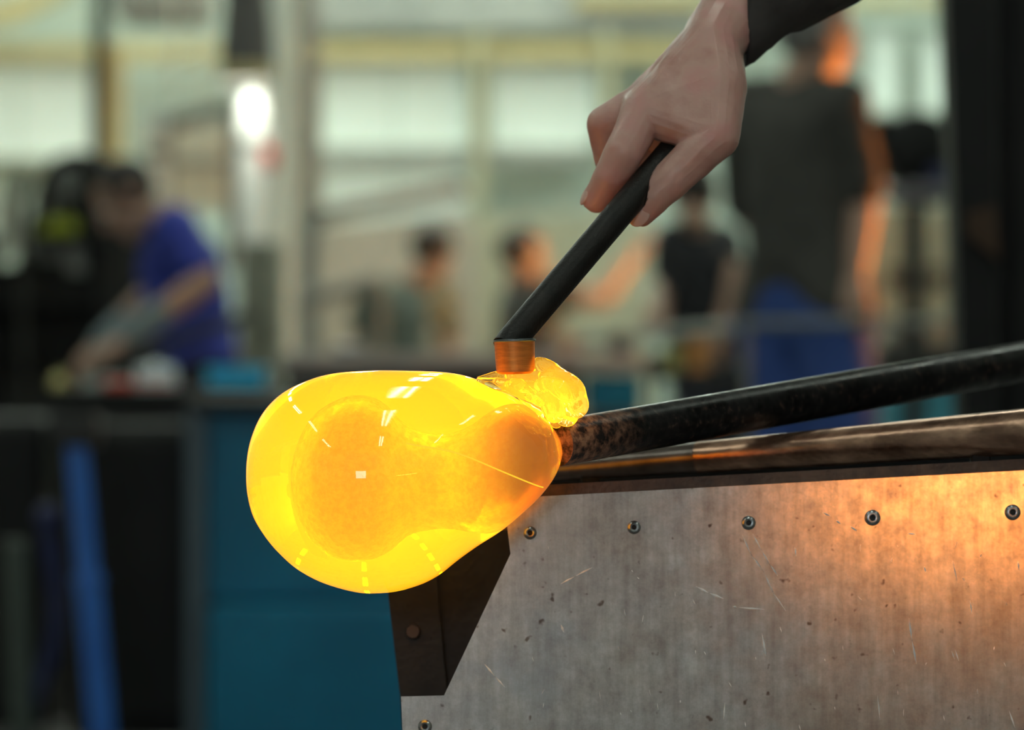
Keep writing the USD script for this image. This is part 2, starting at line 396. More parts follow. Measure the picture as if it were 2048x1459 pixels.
M_sheet = usdkit.material(stage, '/World/Looks/scuffed_sheet_metal', {
    'tc': ('texture_coordinate', {}), 'ms': ('mapping', {'scale': (150, 8, 14)}), 'mf': ('mapping', {'scale': (1, 1, 1)}),
    'n1': ('noise_texture', {'scale': 70.0, 'detail': 10.0, 'roughness': 0.80}),
    'r1': ('rgb_ramp', {'ramp': [(0.28, (0.30, 0.295, 0.29)), (0.48, (0.51, 0.507, 0.505)), (0.68, (0.74, 0.74, 0.74))]}),
    'n2': ('noise_texture', {'scale': 9.0, 'detail': 4.0, 'roughness': 0.6}),
    'r2': ('rgb_ramp', {'ramp': [(0.36, (0.84, 0.93, 1.03)), (0.50, (0.97, 0.98, 1)), (0.66, (0.88, 0.84, 0.81))]}),
    'n3': ('noise_texture', {'scale': 130.0, 'detail': 2.0, 'roughness': 0.5}),
    'r3': ('rgb_ramp', {'ramp': [(0.69, (1, 1, 1)), (0.76, (0.32, 0.25, 0.21))]}),
    'n4': ('noise_texture', {'scale': 1.0, 'detail': 5.0, 'roughness': 0.65}),
    'r4': ('rgb_ramp', {'ramp': [(0.35, (0.80, 0.79, 0.78)), (0.62, (1.06, 1.06, 1.06))]}),
    'm1': ('mix_color', {'blend_type': 'multiply', 'fac': 1.0}), 'm2': ('mix_color', {'blend_type': 'multiply', 'fac': 1.0}), 'm3': ('mix_color', {'blend_type': 'multiply', 'fac': 1.0}),
    'mr': ('map_range', {'from_min': 0.3, 'from_max': 0.7, 'to_min': 0.17, 'to_max': 0.10, 'clamp': True}),
    'b': ('bump', {'strength': 0.05, 'distance': 0.0006}),
    'p': ('principled_bsdf', {'metallic': 0.62, 'roughness': 0.3})},
    [('tc.object', 'n1.vector'), ('tc.object', 'n2.vector'), ('tc.object', 'n3.vector'), ('tc.object', 'ms.vector'), ('ms.vector', 'n4.vector'),
     ('n1.fac', 'r1.fac'), ('n2.fac', 'r2.fac'), ('n3.fac', 'r3.fac'), ('n4.fac', 'r4.fac'),
     ('r1.color', 'm1.a'), ('r2.color', 'm1.b'), ('m1.result', 'm2.a'), ('r3.color', 'm2.b'), ('m2.result', 'm3.a'), ('r4.color', 'm3.b'),
     ('m3.result', 'p.base_color'), ('n1.fac', 'mr.value'), ('mr.result', 'p.roughness'), ('n1.fac', 'b.height'), ('b.normal', 'p.normal')], surface='p.BSDF')
M_rustedge = pbr('browned_steel', (0.055, 0.036, 0.028), 0.5, 0.5, color2=(0.11, 0.07, 0.05), scale=60, bump=0.3)
M_rail = pbr('worn_rail_steel', (0.22, 0.12, 0.085), 0.18, 0.85, color2=(0.58, 0.36, 0.25), scale=45, stretch=(0.4, 1, 1), bump=0.08, bump_scale=220, rough2=0.30)  # reddish-brown steel; the oven's orange reflection is also put into this colour
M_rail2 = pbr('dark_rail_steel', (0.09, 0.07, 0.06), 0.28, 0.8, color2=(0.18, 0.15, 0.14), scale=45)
M_rivet = pbr('rivet_steel', (0.30, 0.31, 0.32), 0.25, 1.0, color2=(0.45, 0.46, 0.47), scale=300)
M_hole = pbr('rivet_hole', (0.004, 0.004, 0.004), 0.7)
M_leg = pbr('bench_black_paint', (0.012, 0.011, 0.010), 0.5, color2=(0.022, 0.020, 0.017), scale=40, bump=0.2, spec=0.3)
M_scr = pbr('bright_scratch', (0.90, 0.91, 0.93), 0.4, 0.2)
M_boltc = pbr('brown_bolt', (0.05, 0.035, 0.028), 0.5, 0.4)

bench = thing('glassblowing_bench', 'steel glassblowing bench with a scuffed riveted metal side and a round top rail', 'bench', (S(1400, 1000)[0], 2.2, 0.0))
panel = obj('side_panel', on_sheet([(1008, 996), (2048, 940), (2300, 927), (2320, 1850), (822, 1850), (802, 1392), (888, 1390), (1021, 1107), (1014, 1050)], 0.003), M_sheet, bench, label='scuffed grey sheet metal side panel')
for (x, y, r) in ((1060, 1065, .0040), (1268, 1054, .0041), (1497, 1045, .0043), (1745, 1035, .0048), (2025, 1024, .0048), (850, 1452, .0042)):
    c = S(x, y) + NRM * 0.0002
    rv = obj('rivet', lathe([(0, -0.001), (r, -0.001), (r * 1.0, 0.0004), (r * 0.86, 0.0014), (r * 0.62, 0.0019), (r * 0.40, 0.0017), (r * 0.34, 0.0009), (0, 0.0006)], c, NRM, 28), M_rivet, bench)
    obj('rivet_hole', lathe([(0, 0.0006), (r * 0.33, 0.0009), (r * 0.33, 0.0012), (0, 0.0010)], c, NRM, 16), M_hole, rv)
obj('frame_edge', on_sheet([(1000, 974), (2048, 917), (2300, 903), (2300, 1000), (1000, 1060)], 0.005, 0.004), M_rustedge, bench, label='browned steel edge above the metal side')

def scratch(pts, w):
    """A thin bright burr along a scored line."""
    out = []
    for (a, b) in zip(pts[:-1], pts[1:]):
        a, b = np.array(a, float), np.array(b, float)
        n = np.array([-(b - a)[1], (b - a)[0]]); n /= np.linalg.norm(n) + 1e-9
        q = [a, (a + b) / 2 + n * w, b, (a + b) / 2 - n * w]
        v = [S(*k) + NRM * 0.00015 for k in q] + [S(*k) - NRM * 0.0002 for k in q] + [S(*((a + b) / 2)) + NRM * 0.0004]
        out.append(hullpts(v))
    return out
scr = []
for pts, w in (([(1392, 1172), (1418, 1185), (1448, 1197)], 2.2), ([(1466, 1212), (1474, 1214), (1530, 1218)], 1.6), ([(1818, 1236), (1824, 1280), (1833, 1328)], 1.8), ([(1910, 1298), (1918, 1322)], 1.2),
               ([(1903, 1300), (1909, 1318)], 1.0), ([(1484, 1068), (1503, 1110), (1527, 1142), (1545, 1182), (1572, 1222)], 1.3), ([(1505, 1066), (1522, 1098), (1540, 1128), (1556, 1152)], 1.4), ([(1120, 1168), (1150, 1152), (1185, 1134)], 1.8),
               ([(1524, 1266), (1532, 1312)], 2.0), ([(1122, 1248), (1128, 1264)], 2.4), ([(968, 1326), (990, 1352), (1010, 1374)], 1.9), ([(1848, 1132), (1852, 1144)], 1.6), ([(1905, 1120), (1915, 1165)], 1.0), ([(1755, 1390), (1760, 1440)], 1.2), ([(1450, 1404), (1447, 1440)], 1.5),
               ([(2018, 1420), (2030, 1455)], 1.6), ([(1940, 1200), (1944, 1228)], 1.1), ([(1590, 1094), (1592, 1112)], 1.6), ([(2036, 1122), (2038, 1140)], 1.4), ([(1645, 1024), (1662, 1032)], 1.4), ([(1672, 1040), (1682, 1048)], 1.6), ([(1700, 1052), (1715, 1062)], 1.6), ([(1815, 1066), (1832, 1068)], 1.3)):
    scr += scratch(pts, w)
for i in range(45):
    x, y = rng.uniform(1050, 2040), rng.uniform(1080, 1450)
    a = rng.normal(1.45, 0.35); L = rng.uniform(4, 16)
    scr += scratch([(x, y), (x + L * math.cos(a), y + L * math.sin(a))], rng.uniform(0.4, 0.75))
obj('scratches', cat(*scr), M_scr, panel, smooth=False, label='bright scratches in the sheet metal', kind='stuff')

def RY(px): return 2.16 + (px - 1393) * (2.08 - 2.16) / 655
def RP(px): return P(px, 915 + (px - 1393) * (862.5 - 915) / 655, RY(px))
def RR(px): return 0.0099 + (px - 1393) * (0.0142 - 0.0099) / 655
xs = np.linspace(1396, 2330, 30)
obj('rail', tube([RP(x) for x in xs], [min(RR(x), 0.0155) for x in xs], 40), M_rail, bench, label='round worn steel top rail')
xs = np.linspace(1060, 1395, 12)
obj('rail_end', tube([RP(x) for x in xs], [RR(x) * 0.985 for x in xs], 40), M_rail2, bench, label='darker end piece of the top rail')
obj('inner_panel', fprism([(1040, 962), (2048, 905), (2270, 893), (2270, 1800), (1040, 1800)], 2.30, 0.01), M_black, bench)
for px in (1180, 1960, 2220):
    q = RP(px)
    obj('rail_support', cbox((q[0] - 0.006, q[1] - 0.005, 0.62), (q[0] + 0.006, q[1] + 0.005, q[2] - 0.006), 0.001), M_black, bench)
# left angle iron leg seen in the notch of the metal side, and the other legs
Yl = 2.16
obj('leg', fprism([(755, 1010), (868, 1010), (876, 1200), (895, 1400), (950, 2300), (850, 2300), (800, 1390)], Yl, 0.006), M_leg, bench)
obj('leg', fprism([(850, 1010), (1060, 1010), (1090, 2300), (930, 2300), (875, 1400), (860, 1200)], Yl + 0.012, 0.006), M_leg, bench)
c = P(826, 1262, Yl)
bolt = obj('bolt', lathe([(0, 0.006), (0.004, 0.006), (0.0048, 0.004), (0.0048, -0.001), (0, -0.001)], c, (0, -1, 0.05), 24), M_boltc, bench)
for px in (2240,):
    q = P(px, 900, 2.16)
    obj('leg', cbox((q[0] - 0.02, 2.12, 0), (q[0] + 0.02, 2.16, 0.74)), M_leg, bench)
obj('crossbar', cbox((-0.02, 2.17, 0.28), (0.39, 2.19, 0.31)), M_leg, bench)

# ------------------------------------------------------------------ molten glass on the blowpipe
YG = 2.0
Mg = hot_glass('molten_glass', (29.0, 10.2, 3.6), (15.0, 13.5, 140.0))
Mg2 = hot_glass('molten_glass_bit', (75.0, 34.0, 4.0), (28.0, 28.0, 120.0), 1.2)
Mg2_thread = glow('hot_thread', (1.0, 0.52, 0.03), 1.25)
CR = lambda x, y: (460 + 0.390625 * x, 660 + 0.390625 * y)
OUT = [(84, 742, 742), (88, 655, 825), (101, 580, 893), (120, 520, 955), (150, 452, 1010), (185, 400, 1062), (225, 357, 1112), (270, 320, 1158), (330, 286, 1212), (400, 256, 1256), (470, 233, 1290), (540, 219, 1314), (620, 211, 1335), (700, 207, 1347), (780, 205, 1345), (850, 206, 1337),
       (930, 207, 1317), (1000, 209, 1292), (1080, 213, 1247), (1150, 221, 1190), (1220, 236, 1138), (1290, 262, 1090), (1360, 292, 1047), (1420, 322, 1004), (1470, 350, 962), (1520, 384, 917), (1565, 418, 876), (1600, 447, 838), (1630, 474, 800), (1660, 508, 757), (1682, 540, 712), (1697, 578, 668), (1703, 625, 625)]
CAV = [(400, 750, 750), (412, 665, 830), (450, 575, 925), (510, 510, 1000), (580, 475, 1045), (660, 462, 1062), (740, 472, 1052), (810, 505, 1020), (870, 555, 970), (930, 580, 948), (1000, 592, 935), (1080, 582, 932), (1160, 552, 942), (1250, 505, 945), (1340, 465, 935), (1420, 452, 905), (1480, 465, 870), (1530, 490, 830), (1570, 520, 780), (1600, 560, 740), (1618, 650, 650)]

def sliced(rows, n=120, seg=96, bumpy=0.0, Y=YG):
    a = np.array(rows, float)
    s = np.r_[0, np.cumsum(np.hypot(np.diff(a[:, 0]), np.maximum(np.abs(np.diff(a[:, 1])), np.abs(np.diff(a[:, 2])))))]
    q = PchipInterpolator(s, a)(np.linspace(0, s[-1], n))
    from scipy.ndimage import gaussian_filter1d
    q[2:-2] = gaussian_filter1d(q, 1.2, axis=0)[2:-2]
    ang = np.arange(seg) * 2 * np.pi / seg
    rings = []
    for x, t, b in q[1:-1]:
        p, r = P(*CR(x, (t + b) / 2), Y), (b - t) / 2 * 0.390625 / FOC * Y
        rings.append(np.stack([np.full(seg, p[0]), p[1] + r * np.sin(ang), p[2] + r * np.cos(ang)], 1))
    k = len(rings)
    v = np.vstack(rings + [P(*CR(q[0][0], q[0][1]), Y)[None], P(*CR(q[-1][0], q[-1][1]), Y)[None]])
    f = []
    for i in range(k - 1):
        for j in range(seg):
            m = (j + 1) % seg
            A, B, C, D = i * seg + j, i * seg + m, (i + 1) * seg + m, (i + 1) * seg + j
            f += [[A, D, C], [A, C, B]]
    for j in range(seg):
        m = (j + 1) % seg
        f.append([k * seg, j, m]); f.append([k * seg + 1, (k - 1) * seg + m, (k - 1) * seg + j])
    t = trimesh.Trimesh(v, np.array(f), process=False)
    if t.volume < 0: t.invert()
    if bumpy:
        nn = np.array(t.vertex_normals)
        t.vertices = t.vertices + nn * ((meshkit.fbm(v * 260.0, 3) - 0.5) * bumpy)[:, None]
    return t

p0, p1 = P(1112, 886, 2.002), P(2048, 722.5, 2.34)
pd = (p1 - p0) / np.linalg.norm(p1 - p0)
PR = 0.0137
outer, cavity = mani(sliced(OUT)), mani(sliced(CAV, bumpy=0.0005))
pipe_cut = mani(rod(p0 - pd * 0.0006, p0 + pd * 0.2, PR + 0.0003, sides=64, bev=0.0002))
bubble = outer - cavity - pipe_cut

glass = thing('molten_glass', 'glowing yellow-orange molten glass bubble on the end of the blowpipe', 'glass', P(720, 1187, YG))
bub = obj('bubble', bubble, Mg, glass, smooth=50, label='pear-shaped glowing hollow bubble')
from scipy.spatial import cKDTree
from pxr import Vt
bm = UsdGeom.Mesh.Get(stage, bub)
bp = np.array(bm.GetPointsAttr().Get()) + base_of(glass)
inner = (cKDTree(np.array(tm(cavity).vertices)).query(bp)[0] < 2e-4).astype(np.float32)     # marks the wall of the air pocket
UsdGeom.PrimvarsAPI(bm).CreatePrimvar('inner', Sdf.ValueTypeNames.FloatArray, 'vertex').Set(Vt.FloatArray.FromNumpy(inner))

outer_t = tm(outer)
def on_glass(x, y):
    o = np.array([0, 0, CAM_Z]); d = P(x, y, 1.0) - o
    hit = trimesh.ray.ray_triangle.RayMeshIntersector(outer_t).intersects_location([o], [d])[0]
    return hit[np.argmin(hit[:, 1])]
th = [on_glass(x, y) for x, y in ((812, 886), (850, 893), (900, 902), (945, 917), (985, 934), (1030, 953), (1062, 966), (1086, 974))]
obj('glass_thread', bent(th, 0.00042, 50, 10), Mg2_thread, glass, smooth=True, label='thin bright trail of glass across the bubble')

def px(x, y, dy, r): return ball(P(x, y, YG + dy), r / FOC * YG, 28)
blobs = [hull(px(958, 757, 0.0, 5), px(1000, 752, -0.004, 12), px(1040, 750, -0.004, 14)), hull(px(1000, 756, -0.004, 14), px(1066, 752, -0.004, 15), px(1078, 800, -0.018, 9)), hull(px(958, 760, -0.008, 5), px(1040, 765, -0.02, 8), px(1082, 806, -0.022, 7)),
         hull(px(1082, 732, 0.0, 20), px(1104, 752, 0.0, 26)), hull(px(1104, 762, 0.0, 34), px(1136, 783, 0.002, 34)), hull(px(1136, 786, 0.0, 36), px(1147, 808, -0.002, 31)), hull(px(1108, 790, -0.01, 36), px(1132, 828, -0.008, 25)), hull(px(1090, 776, -0.012, 24), px(1110, 826, -0.018, 20)),
         hull(px(1030, 750, 0.0, 22), px(1090, 770, -0.004, 24)), hull(px(1045, 778, 0.0, 20), px(1098, 802, 0.0, 26), px(1112, 842, -0.004, 14))]
bit = union(blobs).refine_to_length(0.0014)
bt = tm(bit); bt.merge_vertices()
trimesh.smoothing.filter_taubin(bt, lamb=0.5, nu=0.51, iterations=14)
bt.vertices = bt.vertices + np.array(bt.vertex_normals) * ((meshkit.fbm(np.array(bt.vertices) * 110.0, 2, 3) - 0.5) * 0.0014)[:, None]
collar_axis = np.array([-0.03, 0.0, 1.0]); collar_axis /= np.linalg.norm(collar_axis)
cb = P(1031, 744, 1.998)
collar_cut = mani(lathe([(0, -0.0012), (0.0116, 0.0), (0.0122, 0.02), (0, 0.02)], cb, collar_axis, 64))
bitm = mani(bt) - outer - collar_cut
obj('applied_bit', bitm, Mg2, glass, smooth=50, label='fresh soft lump of glass just applied at the neck')

M_pipe = usdkit.material(stage, '/World/Looks/blackened_pipe', {
    'tc': ('texture_coordinate', {}), 'n': ('noise_texture', {'scale': 170.0, 'detail': 6.0, 'roughness': 0.62}), 'n2': ('noise_texture', {'scale': 30.0, 'detail': 5.0}),
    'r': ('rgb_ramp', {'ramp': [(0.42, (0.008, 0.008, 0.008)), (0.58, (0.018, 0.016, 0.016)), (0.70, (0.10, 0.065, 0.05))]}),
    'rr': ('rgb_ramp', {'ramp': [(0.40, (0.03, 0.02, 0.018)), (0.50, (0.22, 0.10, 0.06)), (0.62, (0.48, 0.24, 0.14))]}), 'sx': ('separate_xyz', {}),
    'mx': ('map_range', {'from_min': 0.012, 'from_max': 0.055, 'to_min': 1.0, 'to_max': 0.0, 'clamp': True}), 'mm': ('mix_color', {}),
    'mr': ('map_range', {'from_min': 0.35, 'from_max': 0.65, 'to_min': 0.20, 'to_max': 0.42, 'clamp': True}), 'b': ('bump', {'strength': 0.2, 'distance': 0.0008}),
    'p': ('principled_bsdf', {'metallic': 0.2, 'specular_ior_level': 0.28})},
    [('tc.object', 'n.vector'), ('tc.object', 'n2.vector'), ('n.fac', 'r.fac'), ('n.fac', 'rr.fac'), ('tc.object', 'sx.vector'), ('sx.x', 'mx.value'), ('mx.result', 'mm.fac'), ('r.color', 'mm.a'), ('rr.color', 'mm.b'), ('mm.result', 'p.base_color'), ('n2.fac', 'mr.value'), ('mr.result', 'p.roughness'), ('n.fac', 'b.height'), ('b.normal', 'p.normal')], surface='p.BSDF')
pipe = thing('blowpipe', 'blackened steel blowpipe resting on the bench rail and holding the bubble', 'blowpipe', p0)
obj('shaft', tube([p0 + pd * s for s in np.linspace(0, 1.25, 60)], PR * 1.0, 64), M_pipe, pipe)
obj('mouthpiece', rod(p0 + pd * 1.2495, p0 + pd * 1.33, 0.009, 0.007), M_rivet, pipe)

# ------------------------------------------------------------------ hand tool pressed on the glass
tool = thing('punty_iron', 'dark iron rod with a copper-orange tinted end cap pressed on the glass by the hand', 'tool', cb)
M_cap = pbr('glow_tinted_cap', (0.90, 0.32, 0.06), 0.42, 0.6, color2=(0.62, 0.19, 0.035), scale=45, stretch=(1, 1, 8), bump=0.1)  # orange light of the glass below is put into the base colour
M_lip = pbr('grey_lip', (0.16, 0.18, 0.19), 0.35, 0.8)
M_iron = pbr('black_iron', (0.009, 0.009, 0.0085), 0.42, 0.1, color2=(0.018, 0.015, 0.013), scale=70, bump=0.25, spec=0.28)
obj('end_cap', lathe([(0, -0.0014), (0.0100, -0.0010), (0.0112, 0.0002), (0.0117, 0.009), (0.0119, 0.0178), (0, 0.0178)], cb, collar_axis, 64), M_cap, tool, label='cap coloured copper-orange for the glow of the glass below')
obj('lip', lathe([(0, 0.0178), (0.0122, 0.0178), (0.0126, 0.0182), (0.0124, 0.0192), (0.0105, 0.0196), (0, 0.0196)], cb, collar_axis, 64), M_lip, tool)
r0, r1 = P(1012, 693, 1.996), P(1400, 236, 2.10)
rd = (r1 - r0) / np.linalg.norm(r1 - r0)
obj('shaft', tube([r0 - rd * 0.0012, r0 + rd * 0.004, r0 + rd * 0.05, r1 - rd * 0.002, r1], [0.0082, 0.0086, 0.0087, 0.0089, 0.0075], 40), M_iron, tool)

# ------------------------------------------------------------------ the hand
M_skin = usdkit.material(stage, '/World/Looks/hand_skin', {
    'tc': ('texture_coordinate', {}), 'n': ('noise_texture', {'scale': 38.0, 'detail': 4.0}), 'n2': ('noise_texture', {'scale': 420.0, 'detail': 3.0}),
    'r': ('rgb_ramp', {'ramp': [(0.32, (0.48, 0.25, 0.21)), (0.5, (0.56, 0.34, 0.29)), (0.66, (0.58, 0.30, 0.27))]}), 'b': ('bump', {'strength': 0.25, 'distance': 0.0006}),
    'p': ('principled_bsdf', {'roughness': 0.38, 'subsurface_weight': 0.15, 'subsurface_radius': (1.0, 0.35, 0.2), 'subsurface_scale': 0.004})},
    [('tc.object', 'n.vector'), ('tc.object', 'n2.vector'), ('n.fac', 'r.fac'), ('r.color', 'p.base_color'), ('n2.fac', 'b.height'), ('b.normal', 'p.normal')], surface='p.BSDF')
M_nail = pbr('finger_nail', (0.62, 0.42, 0.37), 0.25)
M_sleeve = pbr('dark_sleeve_cloth', (0.040, 0.038, 0.036), 0.9, color2=(0.055, 0.052, 0.05), scale=40, bump=0.3)

def chain(pts):
    return [bone(a[0], b[0], a[1], b[1], 24) for a, b in zip(pts[:-1], pts[1:])]
def J(x, y, Y, r): return (P(x, y, Y), r / 1000.0)
wr, wu = J(1424, 92, 2.105, 17.5), J(1430, 88, 2.140, 17)
mcp = [J(1290, 224, 2.082, 12.5), J(1284, 214, 2.104, 12.5), J(1296, 220, 2.126, 12), J(1318, 234, 2.146, 11)]
idx = [mcp[0], J(1248, 304, 2.070, 11.2), J(1221, 352, 2.073, 10.2), J(1194, 398, 2.083, 8.6)]
mid = [mcp[1], J(1208, 248, 2.108, 10.0), J(1219, 318, 2.116, 9.2), J(1262, 362, 2.122, 8.2)]
rin = [mcp[2], J(1226, 252, 2.134, 9.6), J(1236, 320, 2.142, 8.8), J(1282, 350, 2.136, 8.0)]
lit = [mcp[3], J(1262, 274, 2.160, 8.6), J(1272, 322, 2.162, 7.8), J(1306, 340, 2.150, 7.2)]
thb = [J(1436, 176, 2.086, 18), J(1432, 272, 2.070, 14.5), J(1352, 350, 2.066, 11.4), J(1313, 390, 2.067, 10.2), J(1283, 425, 2.070, 8.4)]
bones = []
for f in (idx, mid, rin, lit, thb): bones += chain(f)
for m in mcp: bones += [hull(ball(*m, 24), ball(*wr, 24), ball(*wu, 24))]
bones += [hull(*[ball(*m, 24) for m in mcp]), hull(ball(*mcp[0]), ball(*thb[0]), ball(*wr)), hull(ball(*thb[0]), ball(*wu), ball(*mcp[3])),
          hull(ball(P(1380, 250, 2.09), 0.012), ball(*thb[0]), ball(*thb[1]), ball(*mcp[0]))]
bones += [hull(ball(P(1322, 282, 2.122), 0.011), ball(*mcp[1]), ball(*mcp[3])), bone(P(1322, 282, 2.122), P(1400, 250, 2.11), 0.011, 0.014)]
fa = [J(1452, 50, 2.128, 20.5), J(1503, -8, 2.145, 27.5), J(1590, -85, 2.165, 34), J(1969, -428, 2.24, 38)]
bones += [bone(P(1300, 300, 2.128), mid[2][0], 0.010, 0.009)]
bones += [hull(ball(*wr, 24), ball(*wu, 24), ball(*fa[0], 24))] + chain(fa[:3])
hand = skin_mesh(bones, 0.003, 10)
# knuckle and tendon relief
hv, hn = np.array(hand.vertices), np.array(hand.vertex_normals)
d = np.zeros(len(hv))
for j, a in ((mcp[0], .0022), (mcp[1], .0020), (idx[1], .0010), (mid[1], .0016), (thb[2], .0009), ((P(1375, 62, 2.12), .01), .0022)):
    d += a * np.exp(-(np.linalg.norm(hv - j[0] , axis=1) / 0.017) ** 2)
for m in mcp + [thb[1]]:
    a, b = np.array(m[0]), np.array((wr[0] + wu[0]) / 2)
    tt = np.clip(((hv - a) @ (b - a)) / ((b - a) @ (b - a)), 0.0, 0.85)
    dist = np.linalg.norm(hv - (a + tt[:, None] * (b - a)), axis=1) - 0.014 
    lat = np.linalg.norm(np.cross(hv - a, (b - a) / np.linalg.norm(b - a)), axis=1)
    up = (hn @ np.array([-0.75, -0.25, 0.6])) > 0.2
    side = np.cross((b - a) / np.linalg.norm(b - a), np.array([-0.75, 0.0, 0.6])); side /= np.linalg.norm(side)
    off = (hv - a) @ side
    d += 0.0013 * np.exp(-(off / 0.0034) ** 2) * up * np.sin(np.pi * np.clip(tt + 0.1, 0, 1))
d += (meshkit.fbm(hv * 110, 3, 5) - 0.5) * 0.0012
hand.vertices = hv + hn * d[:, None]
shaft_cut = mani(tube([r0, r1, r1 + rd * 0.0005], 0.0091, 40))
handm = mani(hand) - shaft_cut

# ------------------------------------------------------------------ people in the background
M_pskin = pbr('person_skin', (0.36, 0.22, 0.16), 0.5, color2=(0.44, 0.27, 0.20), scale=14)
M_hair = pbr('dark_hair', (0.010, 0.008, 0.007), 0.6, color2=(0.022, 0.017, 0.014), scale=90, stretch=(1, 1, 0.3))
M_ghair = pbr('grey_hair', (0.16, 0.155, 0.15), 0.6, color2=(0.24, 0.235, 0.23), scale=90)
M_eye = pbr('eye_white', (0.7, 0.68, 0.64), 0.2)
M_lips = pbr('lips', (0.34, 0.14, 0.11), 0.5)
M_shoe = pbr('dark_shoe', (0.02, 0.018, 0.016), 0.5)

def head_parts(c, fwd, up):
    """Skull, jaw, nose, ears (for the body mesh), hair, eyes and lips; c = middle of the head."""
    f = np.array(fwd, float); f /= np.linalg.norm(f)
    u = np.array(up, float); u -= f * (u @ f); u /= np.linalg.norm(u)
    r = np.cross(f, u)
    T = np.eye(4)[:3]; T[:, 0], T[:, 1], T[:, 2], T[:, 3] = r, f, u, c
    mv = lambda m: m.transform(T)
    skull = ell((0, -0.012, 0.030), (0.074, 0.096, 0.088))
    jaw = hull(ell((0, 0.030, -0.005), (0.060, 0.055, 0.05)), ball((0, 0.062, -0.098), 0.020), ball((0.040, 0.005, -0.075), 0.016), ball((-0.040, 0.005, -0.075), 0.016))
    brow = hull(ball((0.032, 0.072, 0.024), 0.014), ball((-0.032, 0.072, 0.024), 0.014))
    nose = hull(ball((0, 0.084, 0.018), 0.008), ball((0, 0.104, -0.026), 0.011), ball((0.012, 0.088, -0.030), 0.009), ball((-0.012, 0.088, -0.030), 0.009))
    ears = [hull(ell((s * 0.074, -0.008, 0.004), (0.009, 0.018, 0.028)), ball((s * 0.072, 0.0, -0.024), 0.008)) for s in (-1, 1)]
    hair = ell((0, -0.014, 0.034), (0.083, 0.104, 0.097))
    cutter = m3.Manifold.cube([0.3, 0.3, 0.3], True).translate([0, 0.205, -0.085]).rotate([18, 0, 0])
    low = m3.Manifold.cube([0.4, 0.4, 0.2], True).translate([0, 0, -0.150])
    hair = hair - cutter - low
    hm = tm(hair.refine_to_length(0.014)); hm.merge_vertices(); trimesh.smoothing.filter_taubin(hm, iterations=4)
    hm.vertices = np.array(hm.vertices) + np.array(hm.vertex_normals) * ((meshkit.fbm(np.array(hm.vertices) * 60, 2, 4) - 0.5) * 0.012)[:, None]
    hm.apply_transform(np.vstack([T, [0, 0, 0, 1]]))
    eyes = [tm(mv(ball((s * 0.031, 0.078, 0.006), 0.012, 16))) for s in (-1, 1)]
    lips = tm(mv(ell((0, 0.086, -0.058), (0.022, 0.010, 0.007), 16)))
    return [mv(m) for m in (skull, jaw, brow, nose, *ears)], hm, eyes, lips, np.array(T @ np.array([0, -0.02, -0.085, 1]))

def far_hand(w, elbow, curl=(0, 0, -1)):
    d = w - elbow; d = d / np.linalg.norm(d)
    c = np.array(curl, float); c -= d * (c @ d); c /= np.linalg.norm(c)
    s = np.cross(d, c)
    out = [hull(ball(w, 0.024), ball(w + d * 0.085 + s * 0.030, 0.014), ball(w + d * 0.085 - s * 0.030, 0.014))]
    for k, L in zip((-1.5, -0.5, 0.5, 1.5), (0.062, 0.074, 0.07, 0.052)):
        a = w + d * 0.085 + s * 0.021 * k
        b = a + d * L * 0.6 + c * L * 0.25; e = b + d * L * 0.2 + c * L * 0.5
        out += [bone(a, b, 0.010, 0.009, 12), bone(b, e, 0.009, 0.008, 12)]
    a = w + d * 0.02 - s * 0.028; b = w + d * 0.055 - s * 0.05 + c * 0.015; e = b + d * 0.03 + c * 0.01
    return out + [bone(a, b, 0.014, 0.011, 12), bone(b, e, 0.011, 0.008, 12)]

